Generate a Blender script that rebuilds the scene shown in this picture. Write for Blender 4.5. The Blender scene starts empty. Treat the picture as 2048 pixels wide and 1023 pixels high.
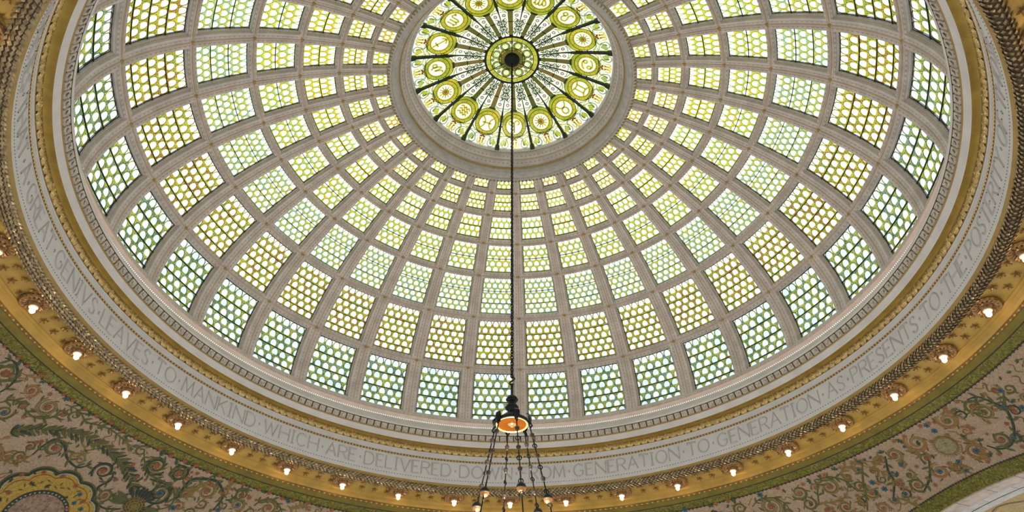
import bpy, math, random
from mathutils import Vector, Matrix
random.seed(7)
sin, cos, pi, rad = math.sin, math.cos, math.pi, math.radians
scene = bpy.context.scene
COL = scene.collection

# ------------------------------------------------------------------ camera
cam_d = bpy.data.cameras.new('camera')
cam_d.sensor_width = 36.0
cam_d.lens = 1459.8 / 2048 * 36.0
cam_d.clip_end = 500
cam = bpy.data.objects.new('camera', cam_d)
COL.objects.link(cam)
cam.location = (0.0, -7.46, -8.266)
cam.rotation_euler = (pi / 2 + 0.7224, 0, 0)
scene.camera = cam

# ------------------------------------------------------------------ sky and exposure
SKY_ZENITH = (1.55, 1.60, 1.62, 1)
SKY_HORIZON = (0.74, 0.80, 0.92, 1)
world = bpy.data.worlds.new('sky')
scene.world = world
world.use_nodes = True
world.cycles.sampling_method = 'NONE'      # a smooth sky needs no importance map
_nt = world.node_tree
for n in list(_nt.nodes):
    _nt.nodes.remove(n)
_o = _nt.nodes.new('ShaderNodeOutputWorld')
_b = _nt.nodes.new('ShaderNodeBackground')
_tc = _nt.nodes.new('ShaderNodeTexCoord')
_sx = _nt.nodes.new('ShaderNodeSeparateXYZ')
_cr = _nt.nodes.new('ShaderNodeValToRGB')
_cr.color_ramp.elements[0].position = 0.33
_cr.color_ramp.elements[0].color = SKY_HORIZON
_cr.color_ramp.elements[1].position = 0.80
_cr.color_ramp.elements[1].color = SKY_ZENITH
_nt.links.new(_tc.outputs['Generated'], _sx.inputs[0])
_nt.links.new(_sx.outputs['Z'], _cr.inputs[0])
_nt.links.new(_cr.outputs[0], _b.inputs['Color'])
_b.inputs['Strength'].default_value = 1.0
_nt.links.new(_b.outputs[0], _o.inputs['Surface'])

scene.view_settings.view_transform = 'Standard'
scene.view_settings.look = 'None'
scene.view_settings.gamma = 1.0
scene.view_settings.use_curve_mapping = False
scene.view_settings.exposure = 0.1
scene.cycles.max_bounces = 4
scene.cycles.diffuse_bounces = 3
scene.cycles.glossy_bounces = 2
scene.cycles.caustics_reflective = False
scene.cycles.caustics_refractive = False
scene.cycles.adaptive_threshold = 0.02
BULB_POWER = 16.0
FILL_POWER = 48.0                        # fill light added in the chandelier bowl, unseen below the frame

# ------------------------------------------------------------------ materials
MATS = {}


def new_mat(name):
    m = bpy.data.materials.new(name)
    m.use_nodes = True
    nt = m.node_tree
    for n in list(nt.nodes):
        nt.nodes.remove(n)
    out = nt.nodes.new('ShaderNodeOutputMaterial')
    MATS[name] = m
    return m, nt, out


def N(nt, kind, **kw):
    n = nt.nodes.new(kind)
    for k, v in kw.items():
        if k in n.inputs:
            n.inputs[k].default_value = v
        else:
            setattr(n, k, v)
    return n


def principled(nt, out, color, rough=0.6, metal=0.0, spec=0.3):
    p = nt.nodes.new('ShaderNodeBsdfPrincipled')
    p.inputs['Base Color'].default_value = (*color, 1)
    p.inputs['Roughness'].default_value = rough
    p.inputs['Metallic'].default_value = metal
    p.inputs['Specular IOR Level'].default_value = spec
    nt.links.new(p.outputs[0], out.inputs['Surface'])
    return p


def mat_plain(name, color, rough=0.6, metal=0.0, spec=0.3, var=0.15, scale=6.0, bump=0.0, bscale=40.0):
    """plaster, metal or gilding with a soft tone variation and fine relief"""
    m, nt, out = new_mat(name)
    p = principled(nt, out, color, rough, metal, spec)
    geo = nt.nodes.new('ShaderNodeNewGeometry')
    if var:
        no = N(nt, 'ShaderNodeTexNoise', Scale=scale, Detail=2.0)
        nt.links.new(geo.outputs['Position'], no.inputs['Vector'])
        cr = nt.nodes.new('ShaderNodeValToRGB')
        cr.color_ramp.elements[0].position = 0.3
        cr.color_ramp.elements[1].position = 0.7
        cr.color_ramp.elements[0].color = (*[c * (1 - var) for c in color], 1)
        cr.color_ramp.elements[1].color = (*[min(1, c * (1 + var)) for c in color], 1)
        nt.links.new(no.outputs['Fac'], cr.inputs[0])
        nt.links.new(cr.outputs[0], p.inputs['Base Color'])
    if bump:
        nb = N(nt, 'ShaderNodeTexNoise', Scale=bscale, Detail=1.0)
        nt.links.new(geo.outputs['Position'], nb.inputs['Vector'])
        bp = N(nt, 'ShaderNodeBump', Strength=bump, Distance=0.02)
        nt.links.new(nb.outputs['Fac'], bp.inputs['Height'])
        nt.links.new(bp.outputs[0], p.inputs['Normal'])
    return m


def mat_uvrelief(name, color, line_col, freq_u, bump=0.6, rough=0.6, metal=0.0, lines=()):
    """cast plaster: UV.x runs along the moulding in metres, UV.y across it (0..1).
    Small repeated relief along the length, thin gilt lines at given UV.y places."""
    m, nt, out = new_mat(name)
    p = principled(nt, out, color, rough, metal, 0.3)
    uv = nt.nodes.new('ShaderNodeUVMap')
    sp = nt.nodes.new('ShaderNodeSeparateXYZ')
    nt.links.new(uv.outputs[0], sp.inputs[0])
    def M2(op, a, b=None):
        q = N(nt, 'ShaderNodeMath', operation=op)
        for i_, v_ in enumerate((a, b)):
            if v_ is None:
                continue
            if isinstance(v_, (int, float)):
                q.inputs[i_].default_value = v_
            else:
                nt.links.new(v_, q.inputs[i_])
        return q.outputs[0]
    side = M2('ABSOLUTE', M2('SUBTRACT', sp.outputs['Y'], 0.5))           # 0 in the middle, 0.5 at the edges
    wave = M2('SINE', M2('MULTIPLY', sp.outputs['X'], freq_u * 2 * pi))
    # studs in the flat field, reeding along the edges
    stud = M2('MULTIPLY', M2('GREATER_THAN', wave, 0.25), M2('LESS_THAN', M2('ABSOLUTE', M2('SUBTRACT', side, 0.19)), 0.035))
    reed = M2('MULTIPLY', M2('SINE', M2('MULTIPLY', sp.outputs['X'], freq_u * 5 * pi)), M2('GREATER_THAN', side, 0.38))
    hgt = M2('ADD', stud, M2('MULTIPLY', reed, 0.5))
    bp = N(nt, 'ShaderNodeBump', Strength=bump, Distance=0.012)
    nt.links.new(hgt, bp.inputs['Height'])
    nt.links.new(bp.outputs[0], p.inputs['Normal'])
    geo = nt.nodes.new('ShaderNodeNewGeometry')
    no = N(nt, 'ShaderNodeTexNoise', Scale=5.0, Detail=2.0)
    nt.links.new(geo.outputs['Position'], no.inputs['Vector'])
    cr = nt.nodes.new('ShaderNodeValToRGB')
    cr.color_ramp.elements[0].position = 0.3
    cr.color_ramp.elements[1].position = 0.7
    cr.color_ramp.elements[0].color = (*[c * 0.86 for c in color], 1)
    cr.color_ramp.elements[1].color = (*[min(1, c * 1.1) for c in color], 1)
    nt.links.new(no.outputs['Fac'], cr.inputs[0])
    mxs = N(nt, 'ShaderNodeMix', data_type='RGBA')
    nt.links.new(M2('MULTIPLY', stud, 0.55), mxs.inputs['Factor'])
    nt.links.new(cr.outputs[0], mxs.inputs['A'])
    mxs.inputs['B'].default_value = (*[c * 0.6 for c in line_col], 1)  # studs coloured darker: shading of the relief put into the colour
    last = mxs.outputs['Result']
    if lines:
        ramp = nt.nodes.new('ShaderNodeValToRGB')
        ramp.color_ramp.interpolation = 'CONSTANT'
        els = ramp.color_ramp.elements
        els[0].position = 0
        els[0].color = (0, 0, 0, 1)
        els[1].position = 1
        els[1].color = (0, 0, 0, 1)
        for a, b in lines:
            e = els.new(a)
            e.color = (1, 1, 1, 1)
            e = els.new(b)
            e.color = (0, 0, 0, 1)
        nt.links.new(sp.outputs['Y'], ramp.inputs[0])
        mx = N(nt, 'ShaderNodeMix', data_type='RGBA')
        nt.links.new(ramp.outputs[0], mx.inputs['Factor'])
        nt.links.new(last, mx.inputs['A'])
        mx.inputs['B'].default_value = (*line_col, 1)
        last = mx.outputs['Result']
    nt.links.new(last, p.inputs['Base Color'])
    return m


def mat_glass(name, cols, scale=5.0, rnd=0.6, gloss=True):
    """stained glass: tinted transmission with streaks and a thin gloss"""
    m, nt, out = new_mat(name)
    tr = nt.nodes.new('ShaderNodeBsdfTransparent')
    if len(cols) > 1:
        geo = nt.nodes.new('ShaderNodeNewGeometry')
        no = N(nt, 'ShaderNodeTexNoise', Scale=scale, Detail=0.0)
        nt.links.new(geo.outputs['Position'], no.inputs['Vector'])
        oi = nt.nodes.new('ShaderNodeObjectInfo')
        mx = N(nt, 'ShaderNodeMath', operation='MULTIPLY_ADD')
        nt.links.new(oi.outputs['Random'], mx.inputs[0])
        mx.inputs[1].default_value = rnd
        mx.inputs[2].default_value = -rnd / 2
        ad = N(nt, 'ShaderNodeMath', operation='ADD')
        nt.links.new(mx.outputs[0], ad.inputs[0])
        nt.links.new(no.outputs['Fac'], ad.inputs[1])
        cr = nt.nodes.new('ShaderNodeValToRGB')
        els = cr.color_ramp.elements
        k = len(cols)
        els[0].position = 0.22
        els[0].color = (*cols[0], 1)
        els[1].position = 0.78
        els[1].color = (*cols[-1], 1)
        for i in range(1, k - 1):
            e = els.new(0.22 + 0.56 * i / (k - 1))
            e.color = (*cols[i], 1)
        nt.links.new(ad.outputs[0], cr.inputs[0])
        nt.links.new(cr.outputs[0], tr.inputs['Color'])
    else:
        tr.inputs['Color'].default_value = (*cols[0], 1)
    if not gloss:
        nt.links.new(tr.outputs[0], out.inputs['Surface'])
        return m
    gl = N(nt, 'ShaderNodeBsdfGlossy', Roughness=0.25)
    gl.inputs['Color'].default_value = (0.8, 0.8, 0.8, 1)
    ms = N(nt, 'ShaderNodeMixShader', Fac=0.05)
    nt.links.new(tr.outputs[0], ms.inputs[1])
    nt.links.new(gl.outputs[0], ms.inputs[2])
    nt.links.new(ms.outputs[0], out.inputs['Surface'])
    return m


def mat_mosaic(name, cols, scale=55.0, rough=0.45, patch=1.5):
    """glass tesserae: each small cell takes its own tone"""
    m, nt, out = new_mat(name)
    p = principled(nt, out, cols[0], rough, 0.0, 0.4)
    geo = nt.nodes.new('ShaderNodeNewGeometry')
    vo = N(nt, 'ShaderNodeTexVoronoi', Scale=scale)
    nt.links.new(geo.outputs['Position'], vo.inputs['Vector'])
    sp = nt.nodes.new('ShaderNodeSeparateXYZ')
    nt.links.new(vo.outputs['Color'], sp.inputs[0])
    no = N(nt, 'ShaderNodeTexNoise', Scale=patch, Detail=3.0)
    nt.links.new(geo.outputs['Position'], no.inputs['Vector'])
    av = N(nt, 'ShaderNodeMath', operation='MULTIPLY_ADD')
    nt.links.new(sp.outputs['X'], av.inputs[0])
    av.inputs[1].default_value = 0.6
    mm = N(nt, 'ShaderNodeMath', operation='MULTIPLY')
    nt.links.new(no.outputs['Fac'], mm.inputs[0])
    mm.inputs[1].default_value = 0.4
    nt.links.new(mm.outputs[0], av.inputs[2])
    cr = nt.nodes.new('ShaderNodeValToRGB')
    els = cr.color_ramp.elements
    k = len(cols)
    els[0].position = 0.15
    els[0].color = (*cols[0], 1)
    els[1].position = 0.85
    els[1].color = (*cols[-1], 1)
    for i in range(1, k - 1):
        e = els.new(0.15 + 0.7 * i / (k - 1))
        e.color = (*cols[i], 1)
    nt.links.new(av.outputs[0], cr.inputs[0])
    nt.links.new(cr.outputs[0], p.inputs['Base Color'])
    bp = N(nt, 'ShaderNodeBump', Strength=0.25, Distance=0.01)
    nt.links.new(vo.outputs['Distance'], bp.inputs['Height'])
    nt.links.new(bp.outputs[0], p.inputs['Normal'])
    return m


def mat_emit(name, color, strength):
    m, nt, out = new_mat(name)
    e = nt.nodes.new('ShaderNodeEmission')
    e.inputs['Color'].default_value = (*color, 1)
    e.inputs['Strength'].default_value = strength
    nt.links.new(e.outputs[0], out.inputs['Surface'])
    return m


# plaster and gilding
RIB = (0.60, 0.545, 0.50)
GOLDL = (0.60, 0.42, 0.22)
RIB = (0.67, 0.612, 0.568)
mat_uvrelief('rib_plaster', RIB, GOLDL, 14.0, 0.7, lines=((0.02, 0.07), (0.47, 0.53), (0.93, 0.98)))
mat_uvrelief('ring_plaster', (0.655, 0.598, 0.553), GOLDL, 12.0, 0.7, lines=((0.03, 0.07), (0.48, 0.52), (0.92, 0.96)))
mat_uvrelief('reeded_plaster', (0.56, 0.50, 0.46), GOLDL, 26.0, 1.0)
mat_plain('cream_plaster', (0.70, 0.67, 0.64), 0.6, var=0.07, scale=3)
mat_plain('white_plaster', (0.76, 0.73, 0.69), 0.55, var=0.06, scale=4)
mat_plain('frieze_plaster', (0.67, 0.65, 0.64), 0.6, var=0.05, scale=4)
mat_plain('letter_plaster', (0.50, 0.48, 0.465), 0.6, var=0.05)
mat_plain('block_plaster', (0.60, 0.54, 0.46), 0.6, var=0.25, scale=30, bump=0.8, bscale=60)
mat_plain('grey_plaster', (0.50, 0.47, 0.43), 0.6, var=0.12, scale=12)
mat_plain('pink_plaster', (0.86, 0.66, 0.55), 0.5, var=0.08)
mat_plain('gilt_plain', (0.47, 0.315, 0.07), 0.42, 0.25, var=0.16, scale=5)
mat_plain('gilt_leaf', (0.66, 0.48, 0.20), 0.34, 0.35, var=0.3, scale=22, bump=0.5, bscale=70)
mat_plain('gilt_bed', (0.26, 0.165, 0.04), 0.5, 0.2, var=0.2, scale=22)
mat_plain('gilt_soffit', (0.56, 0.355, 0.085), 0.40, 0.25, var=0.15, scale=4)
mat_plain('gilt_bead', (0.74, 0.50, 0.20), 0.32, 0.45, var=0.1)
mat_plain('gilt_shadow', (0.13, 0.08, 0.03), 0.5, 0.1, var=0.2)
mat_plain('gilt_line', (0.45, 0.30, 0.10), 0.45, 0.2, var=0.1)
mat_plain('gilt_star', (0.40, 0.26, 0.09), 0.32, 0.45, var=0.25, scale=40)
mat_plain('gilt_rosette', (0.36, 0.21, 0.085), 0.32, 0.45, var=0.25, scale=30)
mat_plain('garland_leaf', (0.42, 0.32, 0.18), 0.32, 0.4, var=0.5, scale=14)
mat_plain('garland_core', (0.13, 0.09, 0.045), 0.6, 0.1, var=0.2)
mat_plain('olive_moulding', (0.24, 0.185, 0.035), 0.5, 0.1, var=0.15, scale=6)
mat_plain('dark_joint', (0.05, 0.045, 0.03), 0.6, var=0.1)
mat_plain('dot_hole', (0.27, 0.255, 0.24), 0.7, var=0.05)
mat_plain('bronze_dark', (0.025, 0.027, 0.03), 0.35, 0.6, var=0.2)
mat_plain('bronze', (0.13, 0.10, 0.075), 0.35, 0.7, var=0.25, scale=20)
mat_plain('copper', (0.45, 0.22, 0.09), 0.3, 0.8, var=0.2)
mat_plain('amber_disc', (0.15, 0.045, 0.003), 0.6, 0.0, spec=0.05, var=0.15)
mat_plain('lead_came', (0.03, 0.035, 0.025), 0.5, 0.3, var=0.1)
mat_plain('bar_green', (0.03, 0.045, 0.02), 0.5, 0.2, var=0.2)
mat_plain('floor_marble', (0.62, 0.60, 0.56), 0.35, var=0.12, scale=1)
mat_plain('marble_pink', (0.60, 0.46, 0.34), 0.4, var=0.2, scale=7)
mat_plain('marble_white', (0.64, 0.58, 0.49), 0.4, var=0.14, scale=9)
mat_emit('bulb_glow', (1.0, 0.64, 0.30), BULB_POWER)
mat_emit('bowl_fill', (1.0, 0.89, 0.77), FILL_POWER)
mat_emit('pearl_lamp', (1.0, 0.86, 0.74), 1.25).cycles.emission_sampling = 'NONE'
mat_plain('socket_glass', (0.9, 0.62, 0.42), 0.3, 0.0, var=0.1)
# mosaics
mat_mosaic('mosaic_green', [(0.06, 0.055, 0.010), (0.15, 0.135, 0.012), (0.20, 0.18, 0.02), (0.32, 0.29, 0.08)], 48, patch=2.5)
mat_mosaic('mosaic_ground', [(0.36, 0.245, 0.155), (0.46, 0.33, 0.22), (0.54, 0.40, 0.285)], 60)
mat_mosaic('mosaic_yellow', [(0.36, 0.22, 0.03), (0.50, 0.32, 0.05), (0.58, 0.40, 0.10)], 60)
mat_mosaic('mosaic_picture', [(0.20, 0.11, 0.06), (0.34, 0.23, 0.16), (0.42, 0.32, 0.20)], 30, patch=6)
mat_mosaic('mosaic_oval', [(0.22, 0.19, 0.09), (0.32, 0.28, 0.14), (0.38, 0.34, 0.20)], 50, patch=8)
MC = {'g': ((0.075, 0.085, 0.025), (0.15, 0.15, 0.04)), 'd': ((0.02, 0.035, 0.025), (0.05, 0.07, 0.035)),
      'o': ((0.20, 0.14, 0.03), (0.30, 0.22, 0.06)), 'n': ((0.26, 0.11, 0.03), (0.40, 0.20, 0.06)),
      'r': ((0.26, 0.06, 0.03), (0.38, 0.11, 0.05)), 'b': ((0.03, 0.08, 0.13), (0.07, 0.16, 0.22)),
      'Y': ((0.30, 0.07, 0.03), (0.42, 0.13, 0.05)), 'l': ((0.02, 0.06, 0.03), (0.07, 0.13, 0.05)),
      'w': ((0.42, 0.38, 0.30), (0.55, 0.50, 0.42))}
for _k, _v in MC.items():
    mat_mosaic('tessera_' + _k, list(_v), 70)
# stained glass, per ring of panels from the oculus outward: rim colours and lens colours
RIMS = [
    [(0.52, 0.50, 0.015), (0.40, 0.38, 0.015), (0.56, 0.56, 0.05), (0.54, 0.36, 0.015)],
    [(0.54, 0.52, 0.02), (0.42, 0.42, 0.015), (0.54, 0.38, 0.015), (0.54, 0.56, 0.07)],
    [(0.42, 0.47, 0.04), (0.52, 0.50, 0.03), (0.56, 0.44, 0.015), (0.46, 0.54, 0.10)],
    [(0.36, 0.46, 0.09), (0.50, 0.50, 0.03), (0.34, 0.44, 0.10), (0.54, 0.46, 0.03)],
    [(0.26, 0.40, 0.15), (0.38, 0.46, 0.12), (0.46, 0.44, 0.03), (0.30, 0.44, 0.20)],
    [(0.26, 0.29, 0.02), (0.36, 0.26, 0.015), (0.44, 0.43, 0.03), (0.30, 0.18, 0.015)],
    [(0.12, 0.19, 0.06), (0.26, 0.31, 0.04), (0.38, 0.38, 0.05), (0.17, 0.26, 0.13)],
]
LENS = [
    [(0.95, 0.92, 0.62), (0.98, 0.98, 0.85)], [(0.95, 0.95, 0.70), (0.98, 0.98, 0.90)],
    [(0.90, 0.98, 0.82), (0.98, 0.98, 0.92)], [(0.88, 0.98, 0.86), (0.98, 0.98, 0.96)],
    [(0.86, 0.98, 0.90), (0.98, 0.98, 0.96)], [(0.86, 0.95, 0.92), (0.98, 0.96, 0.94)],
    [(0.68, 0.79, 0.85), (0.86, 0.90, 0.93)],
]
for _i in range(7):
    mat_glass('rim_glass_%d' % _i, RIMS[_i], 7.0, 0.7, False)
    mat_glass('lens_glass_%d' % _i, LENS[_i], 9.0, 0.6, False)
mat_glass('pane_white', [(0.92, 0.92, 0.62), (0.98, 0.98, 0.92), (0.84, 0.94, 0.72), (0.98, 0.98, 0.96)], 9, 0.3)
mat_glass('pane_inner', [(0.50, 0.58, 0.36), (0.74, 0.76, 0.66), (0.60, 0.66, 0.40), (0.80, 0.78, 0.66)], 26, 0.3)
mat_glass('hub_olive', [(0.20, 0.22, 0.05), (0.34, 0.34, 0.10)], 14, 0.3)
mat_glass('oc_green', [(0.24, 0.27, 0.015), (0.38, 0.36, 0.025), (0.46, 0.37, 0.03)], 5, 0.3)
mat_glass('oc_olive', [(0.10, 0.10, 0.015), (0.15, 0.12, 0.02), (0.20, 0.13, 0.04)], 5, 0.8)
mat_glass('oc_gold', [(0.50, 0.36, 0.03), (0.55, 0.46, 0.06)], 6, 0.4)
mat_glass('oc_leaf', [(0.34, 0.38, 0.03), (0.48, 0.45, 0.04), (0.28, 0.36, 0.10)], 6, 0.7)
mat_glass('oc_swirl', [(0.20, 0.26, 0.16), (0.30, 0.34, 0.26)], 6, 0.5)
mat_glass('oc_dark', [(0.03, 0.05, 0.02), (0.07, 0.09, 0.03)], 6, 0.5)
mat_glass('oc_red', [(0.30, 0.07, 0.03), (0.40, 0.16, 0.08)], 6, 0.5)
mat_glass('oc_purple', [(0.30, 0.16, 0.26), (0.40, 0.22, 0.30)], 6, 0.5)
mat_glass('oc_mauve', [(0.72, 0.66, 0.72), (0.86, 0.80, 0.84)], 6, 0.5)


# ------------------------------------------------------------------ mesh helpers
class MB:
    def __init__(self):
        self.v, self.f, self.m, self.uv = [], [], [], {}

    def add(self, verts, faces, mi=0, uvs=None):
        b = len(self.v)
        self.v.extend([tuple(q) for q in verts])
        if uvs:
            for i, q in enumerate(uvs):
                self.uv[b + i] = q
        for f in faces:
            self.f.append(tuple(b + i for i in f))
            self.m.append(mi)
        return b

    def grid(self, rows, mi=0, close_u=False, close_v=False, uvs=None):
        """rows: list of equal-length point lists"""
        nr, nc = len(rows), len(rows[0])
        vs = [q for r in rows for q in r]
        fs = []
        for i in range(nr if close_u else nr - 1):
            for j in range(nc if close_v else nc - 1):
                i2, j2 = (i + 1) % nr, (j + 1) % nc
                fs.append((i * nc + j, i * nc + j2, i2 * nc + j2, i2 * nc + j))
        us = [q for r in uvs for q in r] if uvs else None
        self.add(vs, fs, mi, us)

    def box(self, lo, hi, mi=0, M=None):
        x0, y0, z0 = lo
        x1, y1, z1 = hi
        v = [(x0, y0, z0), (x1, y0, z0), (x1, y1, z0), (x0, y1, z0), (x0, y0, z1), (x1, y0, z1), (x1, y1, z1), (x0, y1, z1)]
        if M:
            v = [M @ Vector(q) for q in v]
        self.add(v, [(0, 3, 2, 1), (4, 5, 6, 7), (0, 1, 5, 4), (1, 2, 6, 5), (2, 3, 7, 6), (3, 0, 4, 7)], mi)

    def lathe(self, prof, n=16, mi=0, M=None, lobes=None):
        rows = []
        for i in range(n):
            a = 2 * pi * i / n
            r_ = []
            for k, (r, z) in enumerate(prof):
                rr = r * (lobes(a, k) if lobes else 1)
                q = Vector((rr * cos(a), rr * sin(a), z))
                r_.append(M @ q if M else q)
            rows.append(r_)
        self.grid(rows, mi, close_u=True)

    def tube(self, pts, r, n=8, mi=0, closed=False):
        pts = [Vector(q) for q in pts]
        k = len(pts)
        rows = []
        for i, q in enumerate(pts):
            a = pts[(i - 1) % k] if (closed or i > 0) else q
            b = pts[(i + 1) % k] if (closed or i < k - 1) else q
            t = (b - a).normalized()
            up = Vector((0, 0, 1)) if abs(t.z) < 0.9 else Vector((1, 0, 0))
            s = t.cross(up).normalized()
            u = s.cross(t)
            rr = r[i] if isinstance(r, (list, tuple)) else r
            rows.append([q + s * (rr * cos(2 * pi * j / n)) + u * (rr * sin(2 * pi * j / n)) for j in range(n)])
        self.grid(rows, mi, close_u=closed, close_v=True)

    def mesh(self, name, mats, smooth=False):
        me = bpy.data.meshes.new(name)
        me.from_pydata(self.v, [], self.f)
        for mn in (mats if isinstance(mats, (list, tuple)) else [mats]):
            me.materials.append(MATS[mn])
        me.polygons.foreach_set('material_index', self.m)
        if smooth:
            me.polygons.foreach_set('use_smooth', [True] * len(self.f))
        if self.uv:
            ul = me.uv_layers.new(name='UVMap')
            vi = [0] * len(me.loops)
            me.loops.foreach_get('vertex_index', vi)
            flat = []
            for i in vi:
                flat.extend(self.uv.get(i, (0.0, 0.0)))
            ul.data.foreach_set('uv', flat)
        me.update()
        return me


def ob(name, data, parent=None, loc=None, rotz=None, M=None):
    o = bpy.data.objects.new(name, data)
    COL.objects.link(o)
    if parent is not None:
        o.parent = parent
    if loc is not None:
        o.location = loc
    if rotz is not None:
        o.rotation_euler = (0, 0, rotz)
    if M is not None:
        o.matrix_local = M
    return o


def tag(o, label=None, cat=None, group=None, kind=None):
    if label:
        o['label'] = label
    if cat:
        o['category'] = cat
    if group:
        o['group'] = group
    if kind:
        o['kind'] = kind
    return o


def pol(R, az, z):
    return (R * sin(az), R * cos(az), z)


def revolve(prof, n=192, mi=0, mb=None, a0=0.0, a1=2 * pi, flip=False):
    """profile of (R, z) round the vertical axis; UV = (metres along, 0..1 across)"""
    mb = mb or MB()
    full = abs(a1 - a0 - 2 * pi) < 1e-6
    L = [0]
    for (r0, z0), (r1, z1) in zip(prof, prof[1:]):
        L.append(L[-1] + math.hypot(r1 - r0, z1 - z0))
    rows, uvs = [], []
    Rm = sum(r for r, _ in prof) / len(prof)
    for i in range(n + 1):
        a = a0 + (a1 - a0) * i / n
        rows.append([pol(r, a, z) for r, z in prof])
        uvs.append([(a * Rm, l / max(L[-1], 1e-6)) for l in L])
    mb.grid(rows, mi, uvs=uvs)
    return mb


def catmull(pts, n=6):
    out = []
    k = len(pts)
    for i in range(k - 1):
        p0, p1, p2, p3 = pts[max(i - 1, 0)], pts[i], pts[i + 1], pts[min(i + 2, k - 1)]
        for j in range(n):
            t = j / n
            out.append(tuple(0.5 * (2 * b + (c - a) * t + (2 * a - 5 * b + 4 * c - d) * t * t + (3 * b - a - 3 * c + d) * t ** 3)
                             for a, b, c, d in zip(p0, p1, p2, p3)))
    out.append(tuple(pts[-1]))
    return out


def ordinal(n):
    return ['zeroth', 'first', 'second', 'third', 'fourth', 'fifth', 'sixth', 'seventh', 'eighth', 'ninth', 'tenth', 'eleventh',
            'twelfth', 'thirteenth', 'fourteenth', 'fifteenth', 'sixteenth', 'seventeenth', 'eighteenth'][n]

# mosaic drawing: azimuth in degrees, radius from the axis, size in metres, hand, colour, flower

SPIRALS = [
    (-77.93,7.145,0.138,1,'g','b'), (-75.04,6.843,0.167,-1,'o','r'), (-71.66,6.76,0.096,1,'g',''), (-68.1,6.682,0.073,-1,'g',''), (-78.44,6.808,0.124,-1,'n','r'),
    (-82.54,6.821,0.173,1,'g','r'), (-69.68,7.189,0.158,-1,'g','r'), (-71.92,7.442,0.114,1,'g','r'), (-62.7,7.167,0.167,1,'d','r'), (-60.21,7.424,0.125,-1,'g','r'),
    (-57.61,6.832,0.179,1,'g','n'), (-60.85,6.74,0.11,-1,'g',''), (-54.41,7.134,0.159,-1,'g','b'), (-54.08,6.805,0.16,1,'d','r'), (-66.17,7.169,0.079,1,'o',''),
    (-57.49,6.831,0.18,1,'d','r'), (-49.01,6.902,0.194,1,'o','r'), (-54.45,7.149,0.204,-1,'d','b'), (-54.12,6.814,0.14,-1,'g','r'), (-44.07,6.785,0.13,1,'g','r'),
    (-43.86,6.946,0.142,-1,'o','b'), (-39.43,6.868,0.168,1,'o','n'), (-48.49,7.088,0.105,-1,'g',''), (-32.12,6.718,0.082,1,'o',''), (50.87,6.901,0.183,1,'o','n'),
    (46.56,6.834,0.149,-1,'g','n'), (46.86,7.033,0.136,1,'g','d'), (41.61,6.908,0.206,-1,'o','r'), (37.18,6.811,0.128,1,'g',''), (61.62,6.85,0.136,-1,'o','r'),
    (61.45,6.991,0.077,1,'o','b'), (61.01,7.303,0.136,1,'g','n'), (65.32,6.843,0.179,-1,'n','d'), (74.93,6.824,0.139,1,'g','n'), (70.93,6.796,0.16,-1,'n','g'),
    (75.01,6.944,0.16,1,'o','g'), (73.43,7.272,0.128,-1,'g','r'), (70.14,7.248,0.171,1,'n','b'), (64.59,7.266,0.15,-1,'n','b'), (61.2,7.155,0.095,1,'o','g'),
    (51.06,7.23,0.142,1,'o','r'),
]

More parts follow.
